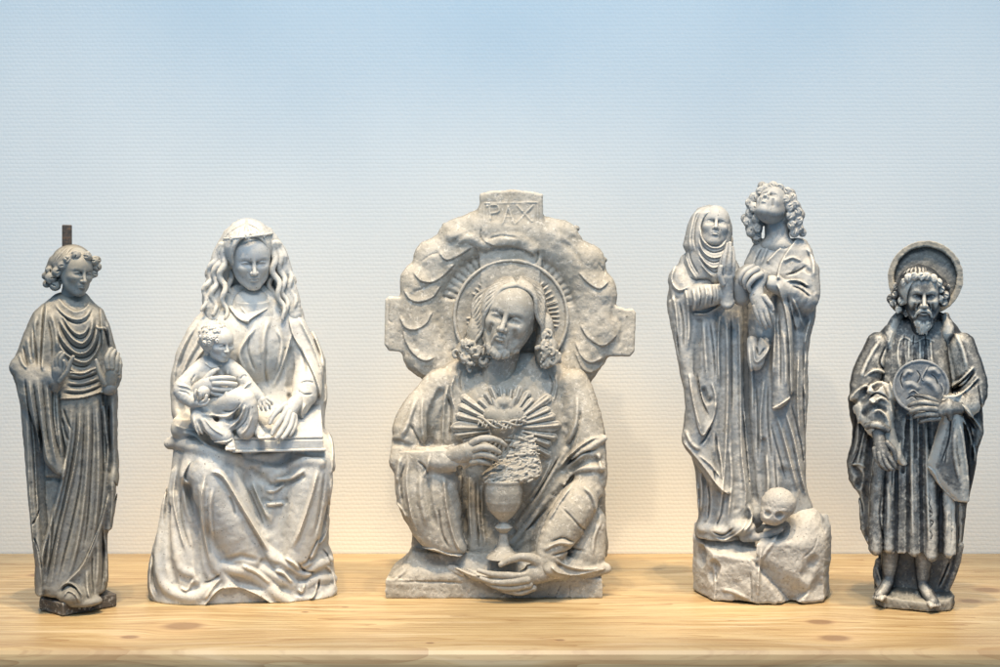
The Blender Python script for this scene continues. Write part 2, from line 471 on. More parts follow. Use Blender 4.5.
def plaster(name, base, alt, stain, worn, dirt, wear_amt=.6, dirt_amt=.6, stain_amt=.5, rough=.62, bump=.25, speck=.5, fleck=None, wash=(0, -1.2, -3.), crest=(0, .8, 2.5)):
    """aged cast stone: two tones in patches, stains, rubbed crests, old wash left in the hollows of the casting"""
    m = bpy.data.materials.new(name); nt = nodes(m); L = nt.links.new
    tc = N(nt, 'ShaderNodeTexCoord').outputs['Object']
    def noise(sc, det=5, ro=.6, dist=0., w=0):
        n = N(nt, 'ShaderNodeTexNoise', noise_dimensions='4D'); n.inputs['Scale'].default_value = sc; n.inputs['Detail'].default_value = det
        n.inputs['Roughness'].default_value = ro; n.inputs['Distortion'].default_value = dist; n.inputs['W'].default_value = w
        L(tc, n.inputs['Vector']); return n.outputs['Fac']
    big = noise(14, 5, .62, .6, 1); mid = noise(55, 6, .7, .3, 2); fine = noise(420, 3, .6, 0, 3); sp = noise(260, 2, .5, 0, 4)
    c = mix(nt, base, alt, fac(nt, .42, .57, big))
    c = mix(nt, c, stain, math_(nt, 'MULTIPLY', fac(nt, .49, .62, mid), stain_amt))
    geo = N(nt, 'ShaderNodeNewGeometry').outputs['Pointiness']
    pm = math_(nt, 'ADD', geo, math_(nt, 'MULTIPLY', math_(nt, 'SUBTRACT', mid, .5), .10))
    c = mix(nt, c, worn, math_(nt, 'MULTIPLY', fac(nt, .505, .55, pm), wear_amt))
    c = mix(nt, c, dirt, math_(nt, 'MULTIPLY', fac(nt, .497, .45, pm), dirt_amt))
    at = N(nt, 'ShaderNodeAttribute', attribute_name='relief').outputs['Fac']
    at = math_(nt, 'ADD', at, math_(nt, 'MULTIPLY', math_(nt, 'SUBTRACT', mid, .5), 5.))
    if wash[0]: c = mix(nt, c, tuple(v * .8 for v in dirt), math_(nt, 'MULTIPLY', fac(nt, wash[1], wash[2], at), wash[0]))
    if crest[0]: c = mix(nt, c, worn, math_(nt, 'MULTIPLY', fac(nt, crest[1], crest[2], at), crest[0]))
    c = mix(nt, c, tuple(v * .35 for v in dirt), math_(nt, 'MULTIPLY', fac(nt, .66, .72, sp), speck))
    if fleck:
        fl = noise(120, 4, .75, .5, 9)
        c = mix(nt, c, fleck[0], math_(nt, 'MULTIPLY', fac(nt, .555, .62, fl), fleck[1]))
    c = mix(nt, c, (.5, .5, .5), 0.0)
    br = ramp(nt, fine, [(0, (.86,) * 3), (1, (1.1,) * 3)])
    c = mix(nt, c, br.outputs[0], 1., 'MULTIPLY')
    b = N(nt, 'ShaderNodeBsdfPrincipled'); b.inputs['Roughness'].default_value = rough
    b.inputs['Specular IOR Level'].default_value = .35
    L(c, b.inputs['Base Color'])
    hgt = math_(nt, 'ADD', math_(nt, 'MULTIPLY', mid, 1.), math_(nt, 'MULTIPLY', fine, .35))
    pit = fac(nt, .70, .60, noise(190, 2, .5, 0, 6))
    hgt = math_(nt, 'ADD', hgt, math_(nt, 'MULTIPLY', pit, .5))
    bp = N(nt, 'ShaderNodeBump', i_Strength=bump, i_Distance=.0022); L(hgt, bp.inputs['Height'])
    L(bp.outputs[0], b.inputs['Normal'])
    o = N(nt, 'ShaderNodeOutputMaterial'); L(b.outputs[0], o.inputs[0])
    return m

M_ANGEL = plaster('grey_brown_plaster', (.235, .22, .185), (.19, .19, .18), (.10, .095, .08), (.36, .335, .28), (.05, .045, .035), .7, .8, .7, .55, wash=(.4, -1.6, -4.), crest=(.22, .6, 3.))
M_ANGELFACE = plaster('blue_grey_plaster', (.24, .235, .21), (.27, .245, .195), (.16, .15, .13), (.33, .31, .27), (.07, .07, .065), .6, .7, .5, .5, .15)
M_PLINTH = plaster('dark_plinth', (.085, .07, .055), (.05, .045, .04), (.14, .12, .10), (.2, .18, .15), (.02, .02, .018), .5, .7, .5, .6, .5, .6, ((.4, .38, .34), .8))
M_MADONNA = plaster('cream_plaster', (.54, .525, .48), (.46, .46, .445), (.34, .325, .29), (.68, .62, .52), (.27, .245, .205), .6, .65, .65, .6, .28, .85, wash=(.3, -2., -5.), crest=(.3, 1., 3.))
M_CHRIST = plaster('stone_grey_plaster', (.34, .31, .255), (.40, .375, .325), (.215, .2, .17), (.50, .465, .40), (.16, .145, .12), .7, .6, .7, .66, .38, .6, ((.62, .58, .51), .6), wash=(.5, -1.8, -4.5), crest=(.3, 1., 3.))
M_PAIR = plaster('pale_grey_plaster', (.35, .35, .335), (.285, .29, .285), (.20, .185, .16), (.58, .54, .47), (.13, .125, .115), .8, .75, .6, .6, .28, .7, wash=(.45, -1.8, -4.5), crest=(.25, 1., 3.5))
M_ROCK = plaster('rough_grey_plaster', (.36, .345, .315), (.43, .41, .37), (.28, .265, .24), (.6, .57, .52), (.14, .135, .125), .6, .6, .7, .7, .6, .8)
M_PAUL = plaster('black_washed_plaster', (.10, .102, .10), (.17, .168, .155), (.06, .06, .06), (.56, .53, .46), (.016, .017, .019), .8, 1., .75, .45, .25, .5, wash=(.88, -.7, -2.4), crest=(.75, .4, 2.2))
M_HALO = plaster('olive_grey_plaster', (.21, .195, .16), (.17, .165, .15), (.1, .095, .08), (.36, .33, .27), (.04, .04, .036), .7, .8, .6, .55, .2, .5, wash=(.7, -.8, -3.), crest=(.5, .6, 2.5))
def metal_rust():
    m = bpy.data.materials.new('rusty_iron'); nt = nodes(m); L = nt.links.new
    n = N(nt, 'ShaderNodeTexNoise'); n.inputs['Scale'].default_value = 220; n.inputs['Detail'].default_value = 6
    tc = N(nt, 'ShaderNodeTexCoord'); L(tc.outputs['Object'], n.inputs['Vector'])
    r = ramp(nt, n.outputs['Fac'], [(.3, (.02, .018, .016)), (.55, (.05, .04, .033)), (.75, (.13, .07, .035))])
    b = N(nt, 'ShaderNodeBsdfPrincipled'); b.inputs['Roughness'].default_value = .75; L(r.outputs[0], b.inputs['Base Color'])
    bp = N(nt, 'ShaderNodeBump', i_Strength=.6, i_Distance=.001); L(n.outputs['Fac'], bp.inputs['Height']); L(bp.outputs[0], b.inputs['Normal'])
    o = N(nt, 'ShaderNodeOutputMaterial'); L(b.outputs[0], o.inputs[0]); return m
M_RUST = metal_rust()
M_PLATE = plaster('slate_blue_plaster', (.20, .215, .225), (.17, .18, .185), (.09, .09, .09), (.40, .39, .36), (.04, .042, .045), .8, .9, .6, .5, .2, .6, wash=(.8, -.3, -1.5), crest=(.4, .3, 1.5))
# ---------------------------------------------------------------- setting: papered wall, pine shelf
def plane_mesh(name, V, F, mat, kind='structure'):
    me = bpy.data.meshes.new(name); me.from_pydata(V, [], F); me.update(); me.materials.append(mat)
    o = bpy.data.objects.new(name, me); COL.objects.link(o); o['kind'] = kind
    return o
WALLY = FPX * HCAM / (553.5 - YH)
def wall_mat():
    m = bpy.data.materials.new('woven_wallpaper'); nt = nodes(m); L = nt.links.new
    tc = N(nt, 'ShaderNodeTexCoord'); sp = N(nt, 'ShaderNodeSeparateXYZ'); L(tc.outputs['Object'], sp.inputs[0])
    X, Z = sp.outputs[0], sp.outputs[2]
    n = N(nt, 'ShaderNodeTexNoise'); n.inputs['Scale'].default_value = 9; n.inputs['Detail'].default_value = 3; L(tc.outputs['Object'], n.inputs['Vector'])
    n2 = N(nt, 'ShaderNodeTexNoise'); n2.inputs['Scale'].default_value = 260; n2.inputs['Detail'].default_value = 2; L(tc.outputs['Object'], n2.inputs['Vector'])
    n3 = N(nt, 'ShaderNodeTexNoise'); n3.inputs['Scale'].default_value = 60; n3.inputs['Detail'].default_value = 2; L(tc.outputs['Object'], n3.inputs['Vector'])
    # rows of little raised stitches, every other row offset by half
    pz, px = .0076, .0090
    Zw = math_(nt, 'ADD', Z, math_(nt, 'MULTIPLY', math_(nt, 'SUBTRACT', n3.outputs['Fac'], .5), .004))
    row = math_(nt, 'DIVIDE', Zw, pz); fl = math_(nt, 'FLOOR', row); fr = math_(nt, 'FRACT', row)
    off = math_(nt, 'MULTIPLY', math_(nt, 'FRACT', math_(nt, 'MULTIPLY', fl, .5)), 1.)
    col = math_(nt, 'FRACT', math_(nt, 'ADD', math_(nt, 'DIVIDE', X, px), off))
    hz = math_(nt, 'SINE', math_(nt, 'MULTIPLY', fr, math.pi)); hx = math_(nt, 'SINE', math_(nt, 'MULTIPLY', col, math.pi))
    h = math_(nt, 'MULTIPLY', math_(nt, 'POWER', hz, .7), math_(nt, 'ADD', math_(nt, 'MULTIPLY', math_(nt, 'POWER', hx, .6), .75), .25))
    h = math_(nt, 'ADD', h, math_(nt, 'MULTIPLY', n2.outputs['Fac'], .35))
    c = mix(nt, (.80, .78, .72), (.765, .75, .695), n.outputs['Fac'])
    c = mix(nt, c, (.70, .685, .63), fac(nt, .30, .05, h))
    b = N(nt, 'ShaderNodeBsdfPrincipled'); b.inputs['Roughness'].default_value = .7; L(c, b.inputs['Base Color'])
    bp = N(nt, 'ShaderNodeBump', i_Strength=.26, i_Distance=.0010); L(h, bp.inputs['Height']); L(bp.outputs[0], b.inputs['Normal'])
    o = N(nt, 'ShaderNodeOutputMaterial'); L(b.outputs[0], o.inputs[0]); return m
def wood_mat():
    m = bpy.data.materials.new('oiled_pine'); nt = nodes(m); L = nt.links.new
    tc = N(nt, 'ShaderNodeTexCoord'); ob = tc.outputs['Object']
    sp = N(nt, 'ShaderNodeSeparateXYZ'); L(ob, sp.inputs[0]); X, Y, Z = sp.outputs
    YY = math_(nt, 'ADD', Y, math_(nt, 'MULTIPLY', Z, -1.0))
    knots = [(-0.4619, 2.0238, 0.0300), (0.4720, 2.0490, 0.0200), (0.4708, 1.9520, 0.0220), (0.7993, 2.2751, 0.0240), (0.7417, 2.1919, 0.0180), (-0.2398, 2.1491, 0.0060), (-0.5215, 1.9578, 0.0130), (-0.2969, 2.1147, 0.0060), (0.4275, 2.1992, 0.0060), (0.0838, 1.9405, 0.0070), (-0.7945, 2.3992, 0.0200), (-0.0969, 1.9235, 0.0060), (0.3455, 2.3992, 0.0120)]
    yd = YY; kn = None; tone = None
    for kx, ky, kr in knots:
        dx = math_(nt, 'DIVIDE', math_(nt, 'SUBTRACT', X, kx), kr * 1.15); dy = math_(nt, 'DIVIDE', math_(nt, 'SUBTRACT', YY, ky), kr)
        r2 = math_(nt, 'ADD', math_(nt, 'MULTIPLY', dx, dx), math_(nt, 'MULTIPLY', dy, dy))
        g = math_(nt, 'DIVIDE', 1., math_(nt, 'ADD', 1., math_(nt, 'MULTIPLY', r2, .35)))
        yd = math_(nt, 'SUBTRACT', yd, math_(nt, 'MULTIPLY', math_(nt, 'MULTIPLY', dy, kr * 1.0), math_(nt, 'MULTIPLY', g, .9)))
        r2s = math_(nt, 'ADD', math_(nt, 'MULTIPLY', math_(nt, 'MULTIPLY', dx, dx), 1.1), math_(nt, 'MULTIPLY', math_(nt, 'MULTIPLY', dy, dy), 1.3))
        k = math_(nt, 'DIVIDE', 1., math_(nt, 'ADD', 1., math_(nt, 'MULTIPLY', math_(nt, 'MULTIPLY', r2s, r2s), 1.5)))
        kn = k if kn is None else math_(nt, 'MAXIMUM', kn, k)
        g2 = math_(nt, 'DIVIDE', 1., math_(nt, 'ADD', 1., math_(nt, 'MULTIPLY', math_(nt, 'MULTIPLY', r2, r2), .5)))
        tone = g2 if tone is None else math_(nt, 'MAXIMUM', tone, g2)
    cb = N(nt, 'ShaderNodeCombineXYZ'); L(math_(nt, 'MULTIPLY', X, .055), cb.inputs[0]); L(yd, cb.inputs[1])
    def noise(sc, det, ro, vec=cb.outputs[0]):
        n = N(nt, 'ShaderNodeTexNoise'); n.inputs['Scale'].default_value = sc; n.inputs['Detail'].default_value = det; n.inputs['Roughness'].default_value = ro
        L(vec, n.inputs['Vector']); return n.outputs['Fac']
    broad = noise(10, 3, .5); n1 = noise(24, 4, .6); fine = noise(230, 3, .65); streak = noise(75, 2, .5)
    ring = math_(nt, 'FRACT', math_(nt, 'MULTIPLY', math_(nt, 'ADD', broad, math_(nt, 'MULTIPLY', yd, 2.2)), 19.))
    ring = math_(nt, 'POWER', ring, 5.)
    c = mix(nt, (.47, .36, .195), (.385, .275, .135), fac(nt, .35, .65, n1))
    c = mix(nt, c, (.235, .13, .05), math_(nt, 'MULTIPLY', ring, .85))
    c = mix(nt, c, (.24, .14, .06), math_(nt, 'MULTIPLY', fac(nt, .54, .62, fine), .55))
    c = mix(nt, c, (.27, .165, .075), math_(nt, 'MULTIPLY', fac(nt, .53, .62, streak), .5))
    c = mix(nt, c, (.56, .46, .31), math_(nt, 'MULTIPLY', fac(nt, .42, .34, streak), .45))
    c = mix(nt, c, (.44, .27, .12), math_(nt, 'MULTIPLY', fac(nt, 2.02, 1.86, Y), .35))
    c = mix(nt, c, (.46, .30, .16), math_(nt, 'MULTIPLY', tone, .45))
    c = mix(nt, c, (.17, .095, .045), math_(nt, 'MULTIPLY', fac(nt, .25, .8, kn), .78))
    b = N(nt, 'ShaderNodeBsdfPrincipled'); b.inputs['Roughness'].default_value = .4; b.inputs['Specular IOR Level'].default_value = .5; L(c, b.inputs['Base Color'])
    bp = N(nt, 'ShaderNodeBump', i_Strength=.2, i_Distance=.001); L(math_(nt, 'ADD', fine, ring), bp.inputs['Height']); L(bp.outputs[0], b.inputs['Normal'])
    o = N(nt, 'ShaderNodeOutputMaterial'); L(b.outputs[0], o.inputs[0]); return m
W = 2.2
plane_mesh('wall', [(-W, WALLY, -.6), (W, WALLY, -.6), (W, WALLY, 2.2), (-W, WALLY, 2.2), (-W, WALLY + .1, -.6), (W, WALLY + .1, -.6), (W, WALLY + .1, 2.2), (-W, WALLY + .1, 2.2)],
           [(0, 1, 2, 3), (7, 6, 5, 4), (0, 4, 5, 1), (3, 2, 6, 7), (0, 3, 7, 4), (1, 5, 6, 2)], wall_mat())
SF = 1.886   # front edge of the shelf
def shelf_mesh():
    r = .026; prof = [(WALLY - .002, 0)] + [(SF + (r - r * math.sin(a)) * .7, -r + r * math.cos(a)) for a in (0, .25, .5, .8, 1.1, 1.35, 1.571)] + [(SF, -.05), (WALLY - .002, -.05)]
    n = len(prof); V = [(x, y, z) for x in (-W, W) for y, z in prof]
    F = [(i, i + n, (i + 1) % n + n, (i + 1) % n) for i in range(n)] + [tuple(range(n)), tuple(range(2 * n - 1, n - 1, -1))]
    return V, F
plane_mesh('shelf', *shelf_mesh(), wood_mat())
# ---------------------------------------------------------------- camera
cam = bpy.data.cameras.new('camera'); co = bpy.data.objects.new('camera', cam); COL.objects.link(co)
cam.sensor_width = 36; cam.lens = 36 * FPX / 1000; cam.clip_end = 50; cam.clip_start = .05
co.location = (0, 0, HCAM); co.rotation_euler = (math.pi / 2, 0, 0)
cam.shift_y = -(333.5 - YH) / 1000
cam.dof.use_dof = True; cam.dof.focus_distance = 2.12; cam.dof.aperture_fstop = 16
bpy.context.scene.camera = co
# ---------------------------------------------------------------- light: cool daylight from the room's windows, warm ceiling spots
sc = bpy.context.scene
w = bpy.data.worlds.new('World'); sc.world = w; w.use_nodes = True
bg = w.node_tree.nodes['Background']; bg.inputs[0].default_value = (.42, .68, 1., 1); bg.inputs[1].default_value = .54
def lamp(name, kind, loc, tgt, energy, color, **kw):
    l = bpy.data.lights.new(name, kind); l.energy = energy; l.color = color
    for k, v in kw.items(): setattr(l, k, v)
    o = bpy.data.objects.new(name, l); COL.objects.link(o); o.location = loc
    import mathutils
    o.rotation_euler = (mathutils.Vector(tgt) - mathutils.Vector(loc)).to_track_quat('-Z', 'Y').to_euler()
    return o
WARM = (1., .79, .53)
lamp("window_light", "AREA", (0, .75, 2.2), (0, 2.6, .85), 39, (.62, .80, 1.), shape="RECTANGLE", size=1.8, size_y=.7)
for x, y, z, tx, ty, tz, e, sz, bl in ((-1.0, 1.5, 3.0, -.80, 2.28, 0, 240, 34, .9), (-.40, 1.5, 3.0, -.30, 2.24, 0, 175, 34, .9), (.40, 1.5, 3.0, .30, 2.24, 0, 175, 34, .9), (1.0, 1.5, 3.0, .84, 2.28, 0, 240, 34, .9), (-.10, .85, 1.9, 0, 2.4, .08, 44, 44, .7)):
    lamp('ceiling_spot', 'SPOT', (x, y, z), (tx, ty, tz), e, WARM, spot_size=math.radians(sz), spot_blend=bl, shadow_soft_size=.035)
for lx, sx, sy, e, sz in ((-.50, -.665, 2.14, 200, 15), (-.12, -.405, 2.22, 215, 17), (-.16, .02, 2.27, 235, 20), (.28, .415, 2.22, 230, 16.5), (.92, .655, 2.15, 170, 15)):
    lamp('display_spot', 'SPOT', (lx, 1.38, 2.75), (sx, sy - .02, .27), e * .66, WARM, spot_size=math.radians(sz), spot_blend=.45, shadow_soft_size=.02)
sc.view_settings.view_transform = 'Standard'; sc.view_settings.look = 'None'; sc.view_settings.exposure = 0; sc.view_settings.gamma = 1
# ---------------------------------------------------------------- left: standing youth with raised hands
def fingers(v, chains, k=.6):
    for c in chains: v.chain(pts3(c), k=k, curve=True, step=.8)
def pts3(s):
    return [tuple(float(q) for q in p.split(',')) for p in s.split()]
def build_angel():
    S = Statue('angel_statue', 68, 608, 'slim grey-brown plaster statue of a curly-haired youth raising both hands, iron pin on its head')
    P = Vol(30, 128, 585, 612, -45, 52, .8)
    slab(P, [(40, 4), (63, 40), (117, 8), (98, -38), (50, -36)], 594.5, 607.5, rnd=1.5)
    P.relief(.8, 7); P.cut_below(608)
    S.add('plinth', P, M_PLINTH)
    v = Vol(4, 128, 284, 606, -48, 56, .72)
    rows = outline('57,292 49,299 33,312 25,330 18,350 12,365 13,374 18,392 21,403 24,420 26,430 27,455 30,490 32,520 33,535 36,560 35,583 42,594',
                   '86,292 92,300 103,310 110,325 116,345 119,358 118,372 116,390 117,410 118,425 116,445 119,455 120,478 117,500 113,520 109,533 106,550 109,580 107,594',
                   '292,4 300,12 315,20 340,26 400,26 500,26 560,28 594,34', '292,-14 300,-22 320,-30 400,-34 594,-34', 2.3)
    v.loft(rows, k=0, cap=5)
    v.ell((86, 330, 14), (20, 22, 16), k=8)
    # feet under the hem
    v.ell((74, 590, 28), (15, 9, 16), k=5); v.ell((84, 596, 30), (18, 6, 12), k=4)
    # sleeve over the left forearm, hanging in a long loop
    v.chain([(20, 366, 8, 10), (38, 372, 22, 10), (54, 376, 34, 9)], k=5)
    v.loft([(366, 14, 62, -10, 30), (380, 18, 62, -10, 38), (400, 22, 60, -8, 38), (430, 40, 61, 0, 38), (455, 44, 64, 8, 37), (466, 52, 66, 14, 36), (471, 58, 65, 20, 34)], k=3, cap=4)
    v.loft([(395, 20, 40, -20, 26), (420, 22, 38, -20, 24), (500, 29, 42, -20, 24), (560, 35, 47, -16, 26), (590, 35, 47, -16, 26)], k=3, cap=3)
    # other forearm
    v.chain([(114, 365, 5, 9), (112, 378, 22, 9), (109, 386, 30, 8)], k=6)
    v.loft([(384, 106, 118, -8, 30), (420, 108, 118, -8, 24), (460, 110, 118, -8, 20), (478, 106, 119, -8, 24), (500, 107, 117, -8, 20), (530, 104, 112, -8, 18)], k=3, cap=3)
    # deep hollows
    v.tube(pts('41,432 42,470 43,505 46,530'), 3.6, .5, 2, 's'); v.tube(pts('44,476 55,475 62,478'), 2.2, 1, 2, 's')
    v.tube(pts('104,395 106,430 108,470'), 2.2, .5, 2, 's')
    v.tube(pts('58,390 61,420 66,455'), 1.5, .5, 2, 's')
    v.draw('''
S 3 3.4 .1: 46,304 45,320 43,345 42,362 43,370
g 2.2 3: 45,300 43,325 42,350 41,366
g 2 2.6: 33,322 36,345 38,366
r 3.4 2.4: 37,312 34,335 34,360
r 3.2 2.2: 28,335 30,350 33,364
g 2 2: 24,345 27,358 29,366
r 2.6 1.6: 20,352 24,362 30,367
g 2 2: 48,318 52,340 52,360
r 3 2: 51,312 56,330 58,350
s 2.2 2 .1: 58,297 66,306 75,311 83,309 90,302
r 2.2 1.8: 54,302 63,313 75,319 85,316 92,306
g 1.6 1.6: 56,308 66,318 76,323 86,320 93,308
R 2.4 2.6: 59,317 66,330 75,340 83,342 90,333 93,315
g 2 2.4: 57,318 63,332 73,345 84,347 92,338 96,318
R 2.4 2.6: 56,322 62,338 73,350 84,352 93,343 98,322
g 2 2.2: 55,328 62,345 73,355 84,357 94,350 100,330
R 2.4 2.2: 57,338 65,352 76,359 86,361 95,353 101,338
R 2 2.2: 62,314 69,326 77,333 84,332 88,325
g 1.6 1.8: 64,322 71,332 79,338 86,335 90,325
g 2 2: 66,356 74,364 84,366 92,362
R 2.2 2: 63,360 72,369 84,372 94,366
S 2.4 2.2: 100,303 100,320 102,340 101,352
r 3 2: 106,320 110,335 112,350
g 2 2: 103,325 107,340 109,350
r 2.2 2: 95,325 99,328 104,328 107,331
s 3 2.6 .05: 68,370 80,371 97,366
g 1.6 2: 67,377 80,378 99,373
r 2 1.4: 67,374 82,375 98,370
g 1.6 2: 65,384 82,385 101,380
r 2 1.4: 66,381 82,382 100,377
g 1.6 2: 62,391 82,392 102,386
r 2 1.4: 63,388 82,389 101,384
S 2.4 2.6 .05: 59,397 70,397 84,396 103,391
r 3 2.6: 72,398 70,430 64,470 54,510 44,545 40,580
g 2.4 3: 76,400 76,430 72,460 66,490 58,525 50,560 46,585
R 2.8 3.2: 80,398 79,430 74,465 67,495 60,525 54,560 50,585
g 2.2 2.6: 84,400 83,440 80,480 72,520 62,560 57,580
r 3 2.8: 88,398 88,440 85,485 80,525 72,560 64,580
g 2 2.4: 92,397 92,440 90,480 87,520 82,550
r 3 2.6: 96,396 98,440 98,480 95,520 90,550
g 2 2.6: 99,395 102,430 103,470 101,500 97,530
R 2.6 2.4: 103,396 106,430 108,450 106,480
S 3 3.4 .1: 108,492 102,515 92,540 82,560 70,572 60,580
g 2 2: 104,510 94,538 84,560
r 3 2: 98,535 98,560 96,585
g 2 2.4: 102,520 103,560 101,590
r 2.6 2: 106,535 107,560 106,588
g 2 2: 92,550 92,575 94,592
r 2.6 2: 87,565 87,580 90,594
g 2 2.4: 26,374 29,400 33,425
R 2.8 2.6: 30,374 33,400 38,430 42,455
g 2 2.4: 34,376 37,400 41,425 44,450
R 3 2.4: 38,374 41,400 44,430 48,455 56,464
g 2 2.2: 43,376 45,400 48,430 51,450
R 3 2.4: 47,376 49,400 52,430 56,455 62,462
g 1.8 2.4: 53,380 53,410 56,435 61,457
r 2.6 2: 57,384 58,410 61,440 64,458
R 3 2: 27,405 29,440 30,480 33,520 36,560
g 2 2: 31,410 34,450 36,490 38,520
g 1.6 2: 32,520 36,515 40,505
g 1.6 2: 33,530 38,540 42,560 44,580
r 2.6 2.2: 37,530 40,550 43,580
r 2.6 2: 50,510 50,540 46,570
g 2 2: 54,505 52,535 50,560
r 2.4 1.6: 62,420 66,440 70,450
g 2 2: 63,405 68,420 73,430
g 2 2: 62,415 66,432 70,440
r 2 2: 112,400 113,425 113,450
g 2 2: 109,400 109,430 110,455
g 1.6 2: 113,478 117,490 114,505
r 2 2: 112,480 112,505 110,525
R 2 1.8: 58,584 66,576 76,580 84,590
R 2 1.8: 62,590 68,583 76,587 80,596
g 1.6 1.8: 60,587 67,579 76,583 82,593
''', 1.3)
    v.relief(.7, 8)
    v.draw('')
    v.cut_below(600)
    S.add('robe', v, M_ANGEL)
    # head
    hv = head_vol(kind='f', eyes='down', neck=.35, neckr=.2, ears=False)
    xf = head_xf(76, 271, 8, 47, 27, -8, 3)
    S.add('head', hv, M_ANGELFACE, xf=xf)
    hr = Vol(40, 104, 240, 300, -30, 44, .42)
    hr.ell((72, 264, -2), (21.5, 20, 24), k=0)
    hr.ell((80, 280, 16), (14.5, 21, 22), k=3, op='s')
    hr.chain([(54, 262, 0, 6), (51, 276, -4, 7), (55, 285, -6, 6)], k=3)
    for a, b, z, r in [(76, 256, 22, 5), (68, 260, 20, 4.6), (63, 266, 17, 4.6), (57, 272, 13, 4.8), (51, 278, 9, 5.6), (55, 286, 8, 5), (47, 284, 3, 4), (87, 257, 21, 4.6), (94, 261, 16, 4.6), (97, 267, 13, 4.4), (94, 274, 12, 3.8), (60, 281, 6, 3.6), (97, 260, 6, 4), (46, 276, 0, 4), (50, 270, 4, 4)]:
        hr.ell((a, b, z), (r * 1.08, r, r), k=1.8)
        curl(hr, a, b, z + r * .6, r * .72, rng.uniform(0, 6.28), th=1.3)
    for x0, x1 in ((60, 54), (64, 56), (69, 60), (74, 66), (80, 74), (86, 84)):
        hr.tube([(x0 + 5, 247), (x0, 252), (x1, 262)], .6, .3, .8, 's')
    hr.relief(.25, 4)
    S.add('hair', hr, M_ANGEL)
    # iron pin
    pin = Vol(58, 76, 222, 252, -8, 8, .7)
    pin.box((67, 238, 0), (5, 13, 3.5), rnd=.6, k=0)
    S.add('metal_pin', pin, M_RUST, label='rusty iron pin')
    # hands
    h = Vol(46, 80, 344, 392, 20, 60, .36)
    h.chain(pts3('56,385,34,5.5 57,378,39,6 59,368,43,6.5'), k=2, flat=.6)
    fingers(h, ['58,368,43,3 57,358,45,2.4 60,352,46,1.9 62,350.5,46,1.5', '61,366,44,2.8 61,357,46.5,2.4 64,352,47,1.7', '64,370,44,2.8 65,364,46,2.2 64,359,47.5,1.7', '60,378,42,3.2 67,370,47,2.6 70,361,49,2.1 73,355,50,1.7', '55,372,42,2.8 54,362,43,2.2 56,356,44,1.7'])
    h.relief(.2, 3)
    S.add('hand', h, M_ANGEL)
    h = Vol(90, 126, 342, 396, 14, 54, .36)
    h.chain(pts3('108,386,30,6 110,378,36,6.5 111,370,39,6.5'), k=2, flat=.6)
    fingers(h, ['104,382,36,3.2 100,374,39,2.6 97,364,40,2.1 95.5,359,40,1.6', '107,366,42,3 106,357,43,2.6 109,350,40,2.3 111,348,36,2', '111,366,42,3 111,356,43,2.6 114,350,40,2.2', '115,368,40,3 116,359,41,2.5 117,353,38,2.1', '118,372,37,2.8 119,364,38,2.4 119,358,35,1.9'])
    h.relief(.2, 3)
    S.add('hand', h, M_ANGELFACE)
import time as _t
